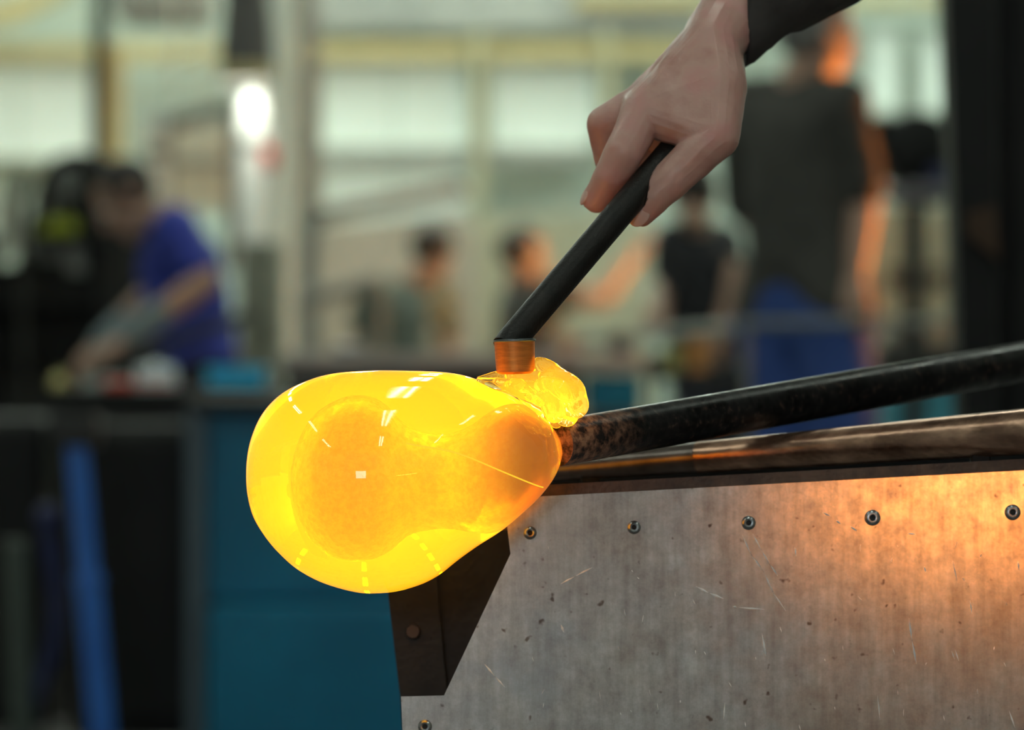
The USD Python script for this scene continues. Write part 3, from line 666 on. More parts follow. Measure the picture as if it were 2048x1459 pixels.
def person(label, head, fwd, up, sho, chest, waist, hips, arms, legs, shirt, trousers, hair=None, sleeve=0.75, glove=None, skin=None, apron=None):
    """sho, hips: (left, right) points; arms: list of (shoulder index, elbow, wrist); legs: (knee, ankle, toe) for each hip."""
    t = thing('person', label, 'person', (waist[0], waist[1], 0.0))
    skin = skin or M_pskin
    hp, hm, eyes, lips, nb = head_parts(np.array(head), fwd, up)
    neck = (np.array(sho[0]) + np.array(sho[1])) / 2 + np.array([0, 0, 0.03])
    torso = [hull(ball(sho[0], 0.060), ball(sho[1], 0.060), ball(chest, 0.115)), bone(chest, waist, 0.120, 0.118), hull(ball(waist, 0.112), ball(hips[0], 0.095), ball(hips[1], 0.095))]
    b = hp + [bone(nb, neck, 0.050, 0.056)] + torso
    inflate = 0.014
    sh = [hull(ball(sho[0], 0.060 + inflate), ball(sho[1], 0.060 + inflate), ball(chest, 0.115 + inflate)), bone(chest, waist, 0.134, 0.132), hull(ball(waist, 0.130), ball(np.array(hips[0]) + (0, 0, 0.03), 0.108), ball(np.array(hips[1]) + (0, 0, 0.03), 0.108))]
    gl = []
    for (k, el, wri) in arms:
        s, el, wri = np.array(sho[k]), np.array(el), np.array(wri)
        b += [bone(s, el, 0.050, 0.040), bone(el, el + (wri - el) * 0.3, 0.040, 0.041), bone(el + (wri - el) * 0.3, wri, 0.041, 0.028)] + far_hand(wri, el)
        e2 = s + (el - s) * sleeve
        sh.append(bone(s, e2, 0.070, 0.060))
        if glove:
            gl.append([bone(el + (wri - el) * 0.62, wri, 0.046, 0.040)])
    tr = [hull(ball(np.array(waist) + (0, 0, -0.05), 0.120), ball(hips[0], 0.108), ball(hips[1], 0.108))]
    shoes = []
    for h, (kn, an, toe) in zip(hips, legs):
        h, kn, an, toe = map(np.array, (h, kn, an, toe))
        b += [bone(h, kn, 0.086, 0.056), bone(kn, an, 0.055, 0.036), bone(an, toe, 0.034, 0.024)]
        tr += [bone(h, kn, 0.104, 0.078), bone(kn, an + (kn - an) * 0.08, 0.078, 0.062)]
        shoes.append(hull(ball(an + (0, 0, -0.02), 0.045, 16), ball(toe, 0.040, 16), ball(an + (an - toe) * 0.25 + (0, 0, -0.035), 0.038, 16)))
    bd = obj('body', skin_mesh(b, 0.016, 6), skin, t, smooth=True)
    for e in eyes: obj('eye', e, M_eye, bd, smooth=True)
    obj('lips', lips, M_lips, bd, smooth=True)
    if hair: obj('hair', hm, hair, t, smooth=True)
    def cloth(ms, seed):
        c = skin_mesh(ms, 0.022, 6); v = np.array(c.vertices)
        c.vertices = v + np.array(c.vertex_normals) * ((meshkit.fbm(v * 16, 3, seed) - 0.5) * 0.022)[:, None]
        return c
    obj('shirt', cloth(sh, 1), shirt, t, smooth=True)
    obj('trousers', cloth(tr, 2), trousers, t, smooth=True)
    for s in shoes:
        obj('shoe', skin_mesh([s], 0.02, 3), M_shoe, t, smooth=True)
    for g in gl: obj('forearm_guard', skin_mesh(g, 0.02, 3), glove, t, smooth=True)
    return t

V = np.array
def stand(hips, Y, spread=0.0, bend=0.0, face=(1, 0)):
    out = []
    f = V([face[0], face[1], 0.0])
    for i, h in enumerate(hips):
        h = V(h); dx = (i - 0.5) * spread
        an = V([h[0] + dx, h[1], 0.085]); kn = (h + an) / 2 + V([0.02, -0.02, 0.0]) + f * bend
        out.append((kn, an, V([an[0], an[1], 0.042]) + f * 0.17))
    return out

M_blueshirt = pbr('blue_tee', (0.022, 0.040, 0.30), 0.85, color2=(0.03, 0.05, 0.36), scale=20)
M_greyshirt = pbr('grey_tee', (0.05, 0.048, 0.043), 0.9, color2=(0.065, 0.062, 0.055), scale=12)
M_jeans = pbr('blue_jeans', (0.03, 0.07, 0.26), 0.85, color2=(0.04, 0.09, 0.32), scale=20)
M_darktr = pbr('dark_trousers', (0.018, 0.020, 0.030), 0.9, color2=(0.025, 0.028, 0.04), scale=20)
M_greenshirt = pbr('grey_green_shirt', (0.12, 0.14, 0.115), 0.9, color2=(0.15, 0.17, 0.145), scale=12)
M_blackshirt = pbr('black_tee', (0.010, 0.010, 0.013), 0.9, color2=(0.018, 0.018, 0.022), scale=12)
M_guard = pbr('grey_forearm_guard', (0.15, 0.20, 0.22), 0.85, color2=(0.2, 0.25, 0.27), scale=20)

# the worker whose hand holds the iron: the body stands right of the picture, behind the bench
def nail(tip, prev, side, w, L):
    d = tip[0] - prev[0]; d /= np.linalg.norm(d)
    n = np.array(side, float); n -= d * (n @ d); n /= np.linalg.norm(n)
    s = np.cross(d, n)
    R = np.stack([s, d, n], 1)
    e = trimesh.creation.icosphere(3, 1.0); e.apply_scale([w, L, 0.0016])
    e.vertices = np.array(e.vertices) @ R.T + tip[0] + d * 0.001 + n * (tip[1] - 0.0009)
    return e
def worker_body():
    t = thing('person', 'person reaching in from the upper right, bare hand gripping the iron rod', 'person', (0.72, 2.26, 0.0))
    hp, hm, eyes, lips, nb = head_parts(V([0.51, 2.22, 1.58]), (-0.85, 0.05, -0.5), (-0.2, 0, 1))
    R_, L_, chest, waist = V([0.56, 2.38, 1.34]), V([0.64, 2.06, 1.35]), V([0.64, 2.23, 1.22]), V([0.71, 2.26, 1.02])
    hips = (V([0.75, 2.17, 0.90]), V([0.73, 2.35, 0.90])); el = fa[3][0]; le, lw = V([0.75, 2.00, 1.08]), V([0.66, 1.96, 0.88])
    neck = (R_ + L_) / 2 + (0, 0, 0.03)
    b = hp + [bone(nb, neck, 0.05, 0.056), hull(ball(R_, 0.06), ball(L_, 0.06), ball(chest, 0.115)), bone(chest, waist, 0.12, 0.118), hull(ball(waist, 0.112), ball(hips[0], 0.095), ball(hips[1], 0.095)),
              bone(R_, el, 0.05, 0.040), bone(el, fa[2][0], 0.040, 0.034), bone(L_, le, 0.05, 0.04), bone(le, lw, 0.04, 0.028)] + far_hand(lw, le)
    sh = [hull(ball(R_, 0.076), ball(L_, 0.076), ball(chest, 0.13)), bone(chest, waist, 0.134, 0.132), hull(ball(waist, 0.13), ball(hips[0] + (0, 0, 0.03), 0.108), ball(hips[1] + (0, 0, 0.03), 0.108)),
          bone(R_, el, 0.072, 0.056), bone(el, fa[2][0], 0.055, 0.046), bone(fa[2][0], fa[1][0], 0.046, 0.034), bone(fa[1][0], P(1462, 45, 2.14), 0.034, 0.030), bone(L_, le, 0.07, 0.055), bone(le, le + (lw - le) * 0.5, 0.055, 0.048)]
    tr = [hull(ball(waist + (0, 0, -0.05), 0.12), ball(hips[0], 0.108), ball(hips[1], 0.108))]
    shoes = []
    for h in hips:
        an = V([h[0] + 0.02, h[1], 0.085]); kn = (h + an) / 2 + V([-0.02, 0, 0]); toe = an + V([-0.16, -0.05, -0.043])
        b += [bone(h, kn, 0.086, 0.056), bone(kn, an, 0.055, 0.036), bone(an, toe, 0.034, 0.024)]
        tr += [bone(h, kn, 0.104, 0.078), bone(kn, an + (kn - an) * 0.08, 0.078, 0.062)]
        shoes.append(hull(ball(an + (0, 0, -0.02), 0.045, 16), ball(toe, 0.040, 16), ball(an + V([0.04, 0, -0.035]), 0.038, 16)))
    coarse = mani(skin_mesh(b, 0.016, 6))
    bd = obj('body', coarse + handm, M_skin, t, smooth=True)
    for e in eyes: obj('eye', e, M_eye, bd, smooth=True)
    obj('lips', lips, M_lips, bd, smooth=True)
    obj('hair', hm, M_hair, t, smooth=True)
    c = skin_mesh(sh, 0.008, 8); v = np.array(c.vertices)
    c.vertices = v + np.array(c.vertex_normals) * ((meshkit.fbm(v * 26, 3, 9) - 0.5) * 0.012)[:, None]
    cut = P(1489, 60, 2.14)[0]
    half = m3.Manifold.cube([3, 3, 3]).translate([cut, 1.0, 0.0])
    obj('shirt', mani(c) ^ half, M_sleeve, t, smooth=50, label='dark shirt with long loose sleeves')
    obj('trousers', skin_mesh(tr, 0.022, 6), M_darktr, t, smooth=True)
    for q_ in shoes: obj('shoe', skin_mesh([q_], 0.02, 3), M_shoe, t, smooth=True)
    return bd
body = worker_body()
obj('thumb_nail', nail(thb[4], thb[3], (0.25, -1, 0.25), 0.0058, 0.0075), M_nail, body)
obj('finger_nail', nail(idx[3], idx[2], (-0.9, -0.35, 0.4), 0.0048, 0.0062), M_nail, body)
# man in the blue tee, bent over the bench at the left, facing left
Y = 10.5
q = lambda x, y, d=0.0: P(x, y, Y + d)
hips = (q(400, 735, -0.08), q(410, 735, 0.14))
person('person in a blue tee bent over the left bench, dark hair, looking down', q(252, 398), (-0.72, -0.25, -0.62), (-0.55, 0, 0.75), (q(352, 462, -0.15), q(345, 455, 0.19)), q(362, 545), q(385, 670), hips,
       [(0, q(412, 562, -0.26), q(256, 672, -0.35)), (1, q(300, 590, 0.25), q(205, 690, 0.05))], stand(hips, Y, 0.1, 0.02, (-1, 0)), M_blueshirt, M_darktr, M_hair, sleeve=0.72, glove=M_guard)
# standing man in grey, facing away to the right
Y = 8.2
hips = (q(1555, 640, 0.05), q(1665, 640, -0.05))
person('standing person in a grey shirt and blue jeans beyond the hand, orange lit', q(1632, 78), (0.85, 0.40, -0.15), (0.05, 0, 1), (q(1502, 212, 0.08), q(1682, 214, -0.08)), q(1600, 300), q(1605, 500), hips,
       [(0, q(1490, 420, 0.2), q(1580, 500, 0.42)), (1, q(1726, 395, -0.04), q(1712, 545, -0.12))], stand(hips, Y, 0.02, 0.01, (0.85, 0.4)), M_greyshirt, M_jeans, M_ghair, sleeve=0.9)
# far helpers
Y = 14.6
hips = (q(765, 735, 0), q(835, 735, 0.05))
person('person with dark hair in a grey-green shirt seen from behind beyond the molten bubble', q(866, 505), (0.7, 0.65, -0.2), (0.1, 0, 1), (q(742, 588, -0.1), q(882, 590, 0.1)), q(800, 632), q(798, 700), hips,
       [(0, q(722, 660, 0.0), q(770, 715, 0.25)), (1, q(900, 670, 0.2), q(880, 715, 0.4))], stand(hips, Y, 0.02, 0.04, (0.7, 0.6)), M_greenshirt, M_darktr, M_hair)
Y = 14.05
hips = (q(1030, 740, 0.0), q(1085, 740, 0.05))
person('person with a face and raised arm lit orange beyond the iron rod', q(1048, 514), (0.95, -0.25, -0.1), (0, 0, 1), (q(1035, 596, 0.12), q(1095, 590, -0.12)), q(1060, 640), q(1060, 700), hips,
       [(1, q(1205, 596, -0.18), q(1275, 505, -0.14)), (0, q(1010, 670, 0.15), q(1050, 715, -0.1))], stand(hips, Y, 0.02, 0.02, (1, 0)), M_greyshirt, M_darktr, M_hair, sleeve=0.45)
Y = 12.0
hips = (q(1385, 660, 0.0), q(1440, 660, 0.08))
person('person in a black tee stooping below the hand, back turned', q(1388, 398), (0.1, 0.8, -0.5), (0, 0.4, 1), (q(1345, 486, 0.0), q(1446, 488, 0.08)), q(1394, 540), q(1404, 625), hips,
       [(0, q(1330, 570, 0.05), q(1318, 612, -0.12)), (1, q(1462, 545, -0.05), q(1440, 640, -0.1))], stand(hips, Y, 0.02, 0.02, (0.2, 1)), M_blackshirt, M_darktr, M_hair, sleeve=0.6)

# ------------------------------------------------------------------ left side: blue workbench and what is on it
YBench = 7.0
wb = thing('blue_workbench', 'teal blue steel workbench with stepped front panels behind the bubble', 'workbench', P(700, 1459, YBench) * V([1, 1, 0]))
zf = lambda py, Y: P(0, py, Y)[2]
a, b = P(384, 0, YBench)[0], P(1010, 0, YBench)[0]
obj('upper_panel', cbox((a, YBench + 0.02, zf(1200, YBench)), (b, YBench + 0.6, zf(822, YBench))), M_teal, wb)
obj('lower_panel', cbox((a + 0.035, YBench - 0.06, 0.04), (b, YBench + 0.6, zf(1204, YBench)), 0.012), M_teal, wb)
obj('corner_post', cbox((a - 0.012, YBench - 0.02, 0.0), (a + 0.03, YBench + 0.03, zf(815, YBench))), pbr('blue_grey_post', (0.05, 0.08, 0.10), 0.4), wb)
obj('steel_top', cbox((a - 0.02, YBench - 0.04, zf(818, YBench)), (b, YBench + 0.62, zf(795, YBench)), 0.006), M_dark, wb)
tb = thing('steel_table', 'dark steel table with a thin top left of the bubble, cluttered', 'table', P(330, 1459, 8.0) * V([1, 1, 0]))
obj('table_top', fbox(96, 778, 700, 826, 7.75, 0.75, 0.01), M_black, tb)
for x in (110, 360, 680):
    obj('leg', fbox(x, 826, x + 26, 1440, 7.8, 0.03), M_black, tb)
M_carton = M_cyan
yt = 7.85
def zt(): return P(0, 778, 7.75)[2]
def setting(x0, x1, h_px, Y, depth):
    """a footprint on the table: image columns, height in rows"""
    z = zt(); lo = P(x0, 0, Y); hi = P(x1, 0, Y)
    return (lo[0], Y, z), (hi[0], Y + depth, z + h_px / FOC * Y)
lo, hi = setting(412, 528, 44, yt, 0.12)
bx = thing('plastic_box', 'bright cyan plastic box on the dark table left of the bubble', 'box', lo)
obj('body', cbox(lo, (hi[0], hi[1], hi[2] - 0.012), 0.008), M_cyan, bx)
obj('lid', cbox((lo[0] - 0.003, lo[1] - 0.003, hi[2] - 0.012), (hi[0] + 0.003, hi[1] + 0.003, hi[2]), 0.004), M_cyan, bx)
M_chrome = pbr('polished_steel', (0.85, 0.88, 0.92), 0.10, 1.0)
M_paleplastic = pbr('pale_grey_plastic', (0.35, 0.40, 0.38), 0.4)
c = P(312, 778, 7.9); c[2] = zt()
jar = thing('glint_white_pot', 'shiny pot, metal glint put into its bluish white colour, on the dark table', 'pot', c)
obj('body', lathe([(0, 0), (0.048, 0), (0.050, 0.003), (0.0462, 0.05), (0.042, 0.054), (0.0, 0.054)], c, (0, 0, 1)), pbr('glint_white', (0.80, 0.88, 0.98), 0.15), jar)  # bluish white base colour stands in for a bright glint on metal
obj('knob', lathe([(0, 0.054), (0.010, 0.054), (0.012, 0.062), (0.0, 0.066)], c, (0, 0, 1)), M_chrome, jar)
lo, hi = setting(160, 250, 24, 7.9, 0.14)
tag(obj('folded_cloth', cat(cbox(lo, (hi[0], hi[1], lo[2] + 0.013), 0.005), cbox((lo[0] + 0.004, lo[1] + 0.004, lo[2] + 0.0135), (hi[0] - 0.008, hi[1] - 0.01, hi[2]), 0.005)), M_paleplastic), 'pale grey folded cloth on the dark table', 'cloth')
c = P(120, 778, 7.86); c[2] = zt()
lid = thing('brass_weight', 'small round brass weight at the left end of the dark table', 'weight', c)
M_brass = pbr('brass', (0.55, 0.50, 0.22), 0.22, 1.0)
obj('body', lathe([(0, 0), (0.018, 0), (0.021, 0.003), (0.021, 0.022), (0.016, 0.027), (0.0, 0.028)], c, (0, 0, 1)), M_brass, lid)
obj('knob', lathe([(0, 0.028), (0.006, 0.028), (0.009, 0.036), (0.0, 0.042)], c, (0, 0, 1)), M_brass, lid)
lo, hi = setting(205, 262, 16, 7.77, 0.04)
tag(obj('red_handle_tool', cat(rod(V(lo) + (0, 0.02, 0.01), V([hi[0], lo[1] + 0.02, lo[2] + 0.01]), 0.010), rod(V([hi[0], lo[1] + 0.02, lo[2] + 0.01]), V([hi[0] + 0.10, lo[1] + 0.03, lo[2] + 0.01]), 0.004)), M_red), 'small tool with a red handle at the front edge of the dark table', 'tool')

# rod the blue man holds
tag(obj('long_iron', rod(P(180, 742, 10.08), P(505, 628, 9.7), 0.018), M_dark), 'long dark iron held across the blue tee', 'rod')

# black drum, blue stand pipe and hoses at lower left
tag(obj('black_cabinet', cat(fbox(140, 850, 384, 1478, 7.2, 0.5, 0.02), fbox(150, 880, 375, 1440, 7.185, 0.02, 0.01)), M_black), 'black steel cabinet between the blue pipe and the teal workbench', 'cabinet')
tag(obj('black_locker', cat(fbox(-260, 835, 90, 1465, 7.9, 0.5, 0.02), fbox(-250, 860, 82, 1440, 7.885, 0.02, 0.01)), M_black), 'black steel locker in the dark lower left corner', 'locker')
st = thing('blue_stand', 'leaning bright blue pipe stand in front of the dark table', 'stand', P(210, 1559, 6.6) * V([1, 1, 0]))
pa, pb = P(152, 880, 6.6), P(214, 1545, 6.6); pb[2] = 0.02
obj('pipe', rod(pa, pa + (pb - pa) * 0.42, 0.022), M_blue, st)
obj('lower_pipe', rod(pa + (pb - pa) * 0.40, pb, 0.026), M_blue, st)
obj('collar', rod(pa + (pb - pa) * 0.385, pa + (pb - pa) * 0.415, 0.030), M_blue, st)
obj('bracket', cbox(pa + (-0.05, -0.03, -0.012), pa + (0.045, 0.03, 0.05), 0.006), M_dark, st)
obj('foot', cbox(pb + (-0.09, -0.09, -0.02), pb + (0.09, 0.09, 0.0)), M_dark, st)
M_navy = pbr('navy_hose', (0.006, 0.012, 0.075), 0.5)
tag(obj('navy_hose', bent([P(92, 1020, 6.9), P(108, 1150, 6.9), P(112, 1250, 6.9), P(90, 1340, 6.9), P(58, 1420, 6.9), P(30, 1500, 6.9)], 0.017), M_navy), 'dark navy hose curving down beside the blue stand', 'hose')
tag(obj('green_grey_pole', rod(P(30, 1080, 6.8), P(48, 1500, 6.8) * V([1, 1, 0]) + V([0, 0, 0.0]), 0.024), pbr('green_grey_paint', (0.045, 0.06, 0.05), 0.5)), 'dull green-grey pole at the left edge', 'pole')
c = P(96, 1032, 6.88)
vl = thing('blue_valve', 'small blue valve knob above the navy hose', 'valve', c)
obj('knob', lathe([(0, 0), (0.02, 0), (0.026, 0.008), (0.02, 0.022), (0, 0.026)], c, (0, -1, 0)), M_navy, vl)
obj('stem', rod(c, c + (0, 0.08, 0), 0.008), M_dark, vl)

# dark tool rack at the far left
YR = 11.4
rk = thing('tool_rack', 'tall black tool rack at the left behind the bent worker', 'rack', P(100, 0, YR) * V([1, 1, 0]))
M_soot = pbr('sooty_board', (0.012, 0.012, 0.011), 0.7, color2=(0.028, 0.027, 0.022), scale=3)
obj('back_board', fprism([(-300, 560), (30, 530), (70, 400), (90, 350), (130, 318), (200, 312), (250, 330), (262, 400), (335, 480), (345, 1215), (-300, 1215)], YR + 0.35, 0.05), M_soot, rk)
obj('post', cat(fbox(168, 316, 196, 1212, YR + 0.24, 0.06)), M_black, rk)
obj('post', cat(fbox(-30, 480, -6, 1212, YR + 0.24, 0.06)), M_black, rk)
for y in (470, 600, 690):
    obj('shelf', fbox(-300, y, 196, y + 10, YR + 0.1, 0.24), M_black, rk)
M_dull = pbr('dull_grey_metal', (0.17, 0.18, 0.17), 0.5, color2=(0.24, 0.25, 0.23), scale=8)
hg = [(fprism([(116, 330), (146, 330), (152, 388), (120, 388)], YR + 0.2, 0.05), M_dull, 'grey mitt hanging high on the tool rack', 'hanging_mitt', 'mitt'),
      (fprism([(66, 390), (104, 390), (106, 428), (68, 428)], YR + 0.2, 0.05), M_dull, 'small grey tin on the rack beside the yellow tag', 'tin', 'tin'),
      (fbox(76, 436, 150, 469, YR + 0.16, 0.06, 0.008), pbr('yellow_green_plastic', (0.34, 0.40, 0.02), 0.5), 'yellow-green plastic tray on the top rack shelf', 'tray', 'tray'),
      (fprism([(130, 488), (162, 486), (166, 545), (134, 545)], YR + 0.16, 0.05), M_dull, 'grey glove hanging below the yellow-green tray', 'hanging_glove', 'glove'),
      (fprism([(80, 484), (108, 484), (110, 520), (82, 520)], YR + 0.16, 0.05), M_dull, 'short grey paddle hanging below the yellow-green tray', 'paddle', 'paddle'),
      (fprism([(-5, 400), (48, 390), (54, 505), (0, 508)], YR + 0.03, 0.05), pbr('pale_rag', (0.42, 0.43, 0.36), 0.8), 'pale rag hanging at the left edge beside the rack', 'rag', 'rag')]
for m, mt, lb, nm, ct in hg: tag(obj(nm, m, mt), lb, ct)
tag(obj('black_hose_loop', bent([P(84, 450, YR + 0.05), P(88, 370, YR + 0.05), P(118, 325, YR + 0.05), P(160, 316, YR + 0.05), P(200, 330, YR + 0.05), P(214, 400, YR + 0.05)], 0.022), M_black), 'black hose looped over the top of the tool rack', 'hose')
hd = P(42, 372, YR - 0.1)
tag(obj('round_brush', cat(tm(ell(hd, (0.032, 0.03, 0.045))), rod(hd + (0, 0, -0.04), (hd[0] + 0.02, hd[1], 0.0), 0.010)), M_soot), 'dark round brush standing at the left edge', 'brush')

# ------------------------------------------------------------------ middle and far background
# mustard and black column, ducts, lamp, hood
col = thing('column', 'black and mustard steel column left of the hood frame', 'column', P(212, 0, 17.0) * V([1, 1, 0]))
stage.GetPrimAtPath(col).SetCustomDataByKey('kind', 'structure')
obj('dark_flange', cbox((P(184, 0, 17)[0], 17.0, 0), (P(208, 0, 17)[0], 17.25, ZC)), M_black, col)
obj('yellow_web', cbox((P(208, 0, 17)[0], 17.05, 0), (P(240, 0, 17)[0], 17.2, P(0, 85, 17)[2])), M_mustard, col)
Yd = 12.0
duct = thing('white_duct', 'tall white duct pipe under the hanging lamp', 'duct', P(508, 0, Yd + 0.38) * V([1, 1, 0]))
c = P(508, 0, Yd + 0.385)
obj('pipe', rod((c[0], c[1], 0), (c[0], c[1], ZC), 0.064, sides=32), M_white, duct)
obj('clamp', rod((c[0], c[1], 1.62), (c[0], c[1], 1.66), 0.070, sides=32), M_midgrey, duct)
c = P(567, 0, Yd + 0.6)
tag(obj('slim_white_pipe', rod((c[0], c[1], 0), (c[0], c[1], ZC), 0.040, sides=28), M_white), 'slim white pipe right of the hanging lamp', 'pipe')
hl = P(494, 165, Yd + 0.2)
hb = thing('hanging_lamp', 'hanging lamp with a grey cone shade and yellow rim above the white duct', 'lamp', hl)
M_shade = pbr('lamp_shade_grey', (0.085, 0.08, 0.078), 0.45, color2=(0.11, 0.105, 0.10), scale=8)
obj('shade', lathe([(0.100, 0.0), (0.102, 0.0), (0.101, 0.06), (0.092, 0.20), (0.080, 0.36), (0.070, 0.44), (0.020, 0.46), (0.016, 0.45), (0.066, 0.42), (0.088, 0.20), (0.096, 0.06), (0.100, 0.0)], hl, (0, 0, 1)), M_shade, hb)
obj('rim_band', lathe([(0.1015, 0.004), (0.1045, 0.004), (0.1035, 0.062), (0.1005, 0.062), (0.1015, 0.004)], hl, (0, 0, 1)), M_mustard, hb, label='mustard yellow band round the rim')
obj('bulb', tm(ell(hl + (0, 0, 0.14), (0.045, 0.045, 0.06))), glow('hanging_bulb', (0.95, 1.0, 0.88), HIGH_BAY), hb)
obj('cord', rod(hl + (0, 0, 0.45), (hl[0], hl[1], ZC), 0.006, sides=10), M_black, hb)
df = thing('door_1', 'dark grey door frame standing before the windows', 'door frame', P(617, 0, 15) * V([1, 1, 0]))
stage.GetPrimAtPath(df).SetCustomDataByKey('kind', 'structure')
obj('jamb', cbox((P(598, 0, 15)[0], 15, 0), (P(636, 0, 15)[0], 15.1, ZC)), M_grey, df)
obj('arm', fprism([(615, 452), (615, 420), (920, 362), (945, 388)], 15.02, 0.08), M_grey, df)
M_stain = M_midgrey
def guard(name, a, b, r, m, label):
    t = thing(name, label, 'pipe rail', a * V([1, 1, 0]))
    obj('bar', rod(a, b, r), m, t)
    for k in (0.03, 0.97):
        e = a + (b - a) * k
        obj('post', rod((e[0], e[1], 0), (e[0], e[1], e[2]), r * 0.8, sides=12), m, t)
guard('pipe_rail', P(556, 618, 13.2), P(765, 558, 13.2), 0.030, M_grey, 'thick dark pipe rail sloping up left of the grey-green shirt')
guard('pipe_rail', P(1080, 690, 10.4), P(1500, 652, 10.4), 0.016, M_midgrey, 'thin grey pipe rail running towards the black tee')
guard('pipe_rail', P(1480, 648, 7.6), P(1935, 642, 7.6), 0.010, M_dull, 'long thin pipe rail crossing in front of the blue jeans')
ra = tag(obj('alarm_box', cat(fbox(526, 298, 552, 336, 12.255, 0.085, 0.006), fbox(532, 306, 546, 320, 12.245, 0.02, 0.003)), M_red), 'small red alarm box beside the white duct', 'alarm box')
# exhaust hood frame
hf = thing('exhaust_hood', 'grey exhaust hood frame with pale side panels above the blue tee', 'hood', P(370, 0, 13.5) * V([1, 1, 0]))
Yh = 13.5
obj('side_panel', fprism([(290, 245), (300, 222), (335, 215), (337, 400), (300, 400)], Yh, 0.02), M_white, hf)
obj('band', fbox(291, 292, 338, 316, Yh - 0.012, 0.02), M_dull, hf)
obj('top_bar', fprism([(335, 262), (335, 232), (450, 204), (455, 230)], Yh - 0.03, 0.06), M_grey, hf)
obj('post', fbox(335, 240, 349, 480, Yh, 0.04), M_midgrey, hf)
obj('post', fbox(452, 205, 474, 540, Yh, 0.05), M_grey, hf)
obj('back_panel', fbox(349, 250, 452, 420, Yh + 0.3, 0.02), M_pale, hf)
obj('crossbar', fbox(340, 316, 452, 336, Yh + 0.27, 0.03), M_midgrey, hf)
for x in (349, 405):
    obj('hanger', rod(P(x, 235, Yh + 0.05), P(x - 10, 0, Yh + 0.05) * V([1, 1, 0]) + V([0, 0, ZC]), 0.010, sides=10), M_pale, hf)
# blurred grey clutter below the ceiling line at left
tag(obj('ceiling_duct', fbox(225, -60, 420, 40, 16.5, 0.4, 0.04), M_dull), 'dull grey duct high at the top left', 'duct')
# lockers and boards
lk = thing('grey_locker', 'grey-green locker right of the blue tee', 'locker', P(510, 0, 11.7) * V([1, 1, 0]))
obj('body', cbox((P(478, 0, 11.7)[0], 11.72, 0), (P(552, 0, 11.7)[0], 12.1, P(0, 482, 11.7)[2])), M_olive, lk)
obj('door', fbox(482, 490, 548, 1205, 11.7, 0.02), M_olive, lk)
obj('handle', rod(P(540, 640, 11.69), P(540, 690, 11.69), 0.008), M_dark, lk)
tag(obj('beige_board', fprism([(556, 470), (760, 440), (930, 425), (960, 470), (960, 1040), (556, 1040)], 17.5, 0.05), M_beige), 'large beige board leaning under the windows', 'board')
tag(obj('plywood_sheet', fprism([(965, 430), (1190, 425), (1300, 440), (1300, 1040), (965, 1040)], 18.2, 0.05), pbr('pale_olive_board', (0.34, 0.35, 0.26), 0.8, color2=(0.40, 0.41, 0.31), scale=3)), 'pale olive board standing behind the raised orange arm', 'board')
# middle bench beyond the bubble
mb = thing('grey_bench', 'long grey steel bench beyond the bubble', 'workbench', P(850, 0, 9.0) * V([1, 1, 0]))
obj('bench_top', fbox(560, 706, 1290, 742, 9.0, 0.8, 0.01), pbr('bench_grey', (0.26, 0.26, 0.255), 0.45, color2=(0.34, 0.34, 0.33), scale=5), mb)
obj('apron', cbox((P(570, 0, 9.1)[0], 9.1, 0), (P(1160, 0, 9.1)[0], 9.13, P(0, 742, 9.1)[2])), M_dark, mb)
obj('drawer', fbox(1172, 748, 1284, 826, 9.02, 0.5, 0.01), M_teal, mb)
obj('cupboard', cbox((P(1172, 0, 9.05)[0], 9.05, 0), (P(1284, 0, 9.05)[0], 9.5, P(0, 832, 9.05)[2]), 0.01), M_dark, mb)
def on_bench(px_, Y=9.2):
    q = P(px_, 0, Y); q[2] = P(0, 706, 9.0)[2]; return q
c = on_bench(695)
bk = thing('black_pot', 'black pot with a bluish lid on the grey bench above the bubble', 'pot', c)
obj('body', lathe([(0, 0), (0.036, 0), (0.040, 0.006), (0.040, 0.012), (0.0, 0.012)], c, (0, 0, 1)), M_black, bk)
obj('lid', lathe([(0, 0.012), (0.041, 0.012), (0.041, 0.020), (0.02, 0.026), (0, 0.026)], c, (0, 0, 1)), pbr('bluish_lid', (0.14, 0.18, 0.26), 0.3), bk)
jars = [(1120, 0.018, 0.085, (0.42, 0.40, 0.30), 'pale cream jar on the grey bench right of the iron cap'), (1146, 0.016, 0.05, (0.35, 0.22, 0.17), 'pinkish jar on the grey bench beside the cream jar'), (1240, 0.03, 0.06, (0.06, 0.07, 0.085), 'dark slate jar on the grey bench'), (1085, 0.022, 0.05, (0.09, 0.10, 0.12), 'dark grey jar nearest the iron cap')]
for x, r, h, col_, lb in jars:
    c = on_bench(x)
    j = thing('jar', lb, 'jar', c, None)
    mm = pbr('jar_glaze_%d' % x, col_, 0.35)
    obj('body', lathe([(0, 0), (r * 0.9, 0), (r, 0.004), (r, h * 0.75), (r * 0.7, h * 0.86), (0, h * 0.86)], c, (0, 0, 1)), mm, j)
    obj('lid', lathe([(0, h * 0.86), (r * 0.75, h * 0.86), (r * 0.75, h), (0, h)], c, (0, 0, 1)), mm, j)
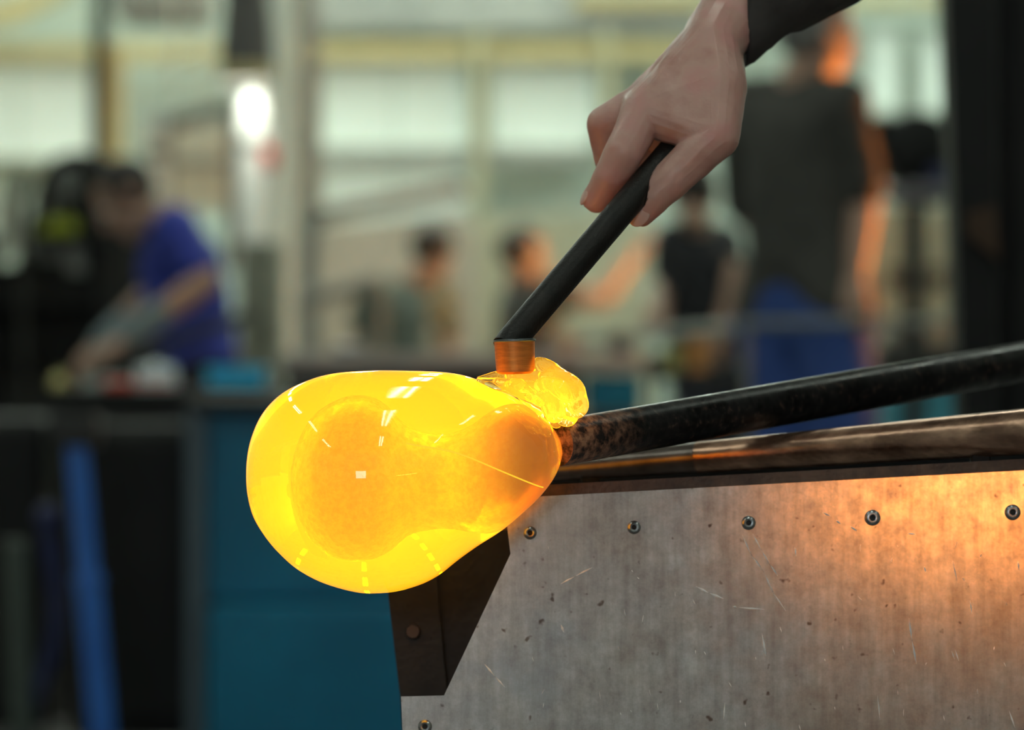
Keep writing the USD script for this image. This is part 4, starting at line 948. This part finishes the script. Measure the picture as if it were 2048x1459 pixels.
# dark trolley and small things near the black tee's legs
tr_ = thing('dark_trolley', 'low dark trolley between the grey bench and the blue jeans', 'trolley', P(1390, 0, 9.8) * V([1, 1, 0]))
obj('tray', fbox(1300, 742, 1490, 760, 9.8, 0.5, 0.01), M_dark, tr_)
obj('shelf', fbox(1300, 1000, 1490, 1015, 9.8, 0.5, 0.01), M_dark, tr_)
for x in (1302, 1478):
    for d in (0.0, 0.46):
        obj('leg', fbox(x, 742, x + 11, 1318, 9.8 + d, 0.02), M_dark, tr_)
def on_tray(px_):
    q = P(px_, 742, 9.9); q[2] = P(0, 742, 9.8)[2]; return q
for x, r, h, col_, lb, nm in ((1345, 0.024, 0.075, (0.40, 0.38, 0.12), 'yellowish can on the dark trolley', 'can'), (1396, 0.026, 0.10, (0.55, 0.25, 0.06), 'orange can on the dark trolley', 'can'), (1312, 0.030, 0.05, (0.02, 0.02, 0.022), 'black can on the dark trolley', 'can')):
    c = on_tray(x)
    j = thing(nm, lb, 'can', c)
    mm = pbr('can_paint_%d' % x, col_, 0.4)
    obj('body', lathe([(0, 0), (r, 0), (r * 1.03, 0.003), (r, 0.006), (r, h * 0.94), (r * 0.9, h * 0.97), (0, h * 0.97)], c, (0, 0, 1)), mm, j)
    obj('lid', lathe([(0, h * 0.97), (r * 0.85, h * 0.97), (r * 0.85, h), (0, h)], c, (0, 0, 1)), M_dull, j)

# right side: dark upright, black equipment, round table
up = thing('furnace_frame', 'tall black steel upright along the right edge', 'steel frame', P(1980, 0, 5.0) * V([1, 1, 0]))
obj('front_post', fprism([(1890, -1500), (1893, 0), (1905, 300), (1918, 620), (1932, 1100), (1940, 1876), (2006, 1876), (1995, 600), (1985, -1500)], 5.0, 0.10), M_black, up)
obj('rear_plate', fprism([(1985, -1500), (2006, 1876), (2400, 1876), (2400, -1500)], 5.06, 0.05), M_black, up)
obj('rib', fbox(2030, -1500, 2042, 1870, 5.03, 0.03), M_dark, up)
obj('side_channel', fprism([(2000, 520), (1990, 410), (1935, 425), (1938, 470)], 4.98, 0.02), pbr('rust_patch', (0.045, 0.02, 0.008), 0.7), up)
eq = P(1825, 300, 11.0)
fan = thing('blower', 'round black blower housing right of the grey shirt', 'blower', (eq[0], eq[1], 0))
obj('housing', lathe([(0, 0.11), (0.08, 0.11), (0.118, 0.085), (0.125, 0.0), (0.118, -0.085), (0.08, -0.11), (0, -0.11)], eq + (0, 0, -0.0), (0.15, -1, 0.0)), M_black, fan)
obj('outlet', cbox(eq + (-0.20, -0.09, 0.0), eq + (-0.03, 0.09, 0.10), 0.01), M_black, fan)
obj('stand', rod((eq[0], eq[1] + 0.02, 0), (eq[0], eq[1] + 0.02, eq[2] - 0.1), 0.03), M_dark, fan)
obj('switch', cbox(eq + (0.04, -0.14, -0.13), eq + (0.10, -0.08, -0.06), 0.006), M_navy, fan)
rt = P(1838, 392, 10.4)
rtab = thing('round_dish', 'round pale mauve metal dish on a stem below the black blower', 'dish', (rt[0], rt[1], 0))
M_mauve = pbr('mauve_metal', (0.19, 0.175, 0.20), 0.4, color2=(0.23, 0.21, 0.24), scale=8)
obj('dish', lathe([(0, -0.03), (0.07, -0.028), (0.112, 0.0), (0.122, 0.028), (0.117, 0.030), (0.10, 0.008), (0, -0.014)], rt, (0, 0, 1)), M_mauve, rtab)
obj('stem', rod((rt[0], rt[1], 0.02), (rt[0], rt[1], rt[2] - 0.02), 0.016), M_dark, rtab)
obj('foot', lathe([(0, 0), (0.14, 0), (0.14, 0.012), (0.03, 0.03), (0, 0.03)], (rt[0], rt[1], 0), (0, 0, 1)), M_dark, rtab)
pc = thing('olive_cabinet', 'olive grey cabinet standing right of the orange lit shirt', 'cabinet', P(1825, 0, 15.5) * V([1, 1, 0]))
obj('body', cbox((P(1728, 0, 15.5)[0], 15.52, 0), (P(1925, 0, 15.5)[0], 16.0, P(0, 412, 15.5)[2])), M_olive, pc)
obj('door', fbox(1732, 420, 1824, 1090, 15.5, 0.02), M_olive, pc)
obj('door', fbox(1828, 420, 1920, 1090, 15.5, 0.02), M_olive, pc)
for x in (1790, 1872):
    obj('vent', fbox(x - 18, 535, x + 18, 575, 15.48, 0.02), M_dark, pc)
tag(obj('pale_carton', cat(fbox(1770, 655, 1840, 692, 12.5, 0.25, 0.01), fbox(1774, 652, 1836, 656, 12.5, 0.24, 0.003)), M_dull), 'grey carton stacked on the turquoise bin, left one', 'carton')
tag(obj('pale_carton', cat(fbox(1848, 650, 1915, 692, 12.5, 0.25, 0.01), fbox(1852, 646, 1911, 651, 12.5, 0.24, 0.003)), M_dull), 'grey carton stacked on the turquoise bin, right one', 'carton')
bn = thing('turquoise_bin', 'turquoise bin with a dark lid at the right, under two grey cartons', 'bin', P(1850, 0, 12.4) * V([1, 1, 0]))
M_turq = pbr('turquoise_paint', (0.05, 0.27, 0.36), 0.45)
obj('body', cbox((P(1765, 0, 12.4)[0], 12.42, 0), (P(1925, 0, 12.4)[0], 12.8, P(0, 765, 12.4)[2]), 0.01), M_turq, bn)
obj('lid', cbox((P(1760, 0, 12.4)[0], 12.40, P(0, 765, 12.4)[2]), (P(1930, 0, 12.4)[0], 12.82, P(0, 692, 12.4)[2]), 0.01), M_dark, bn)
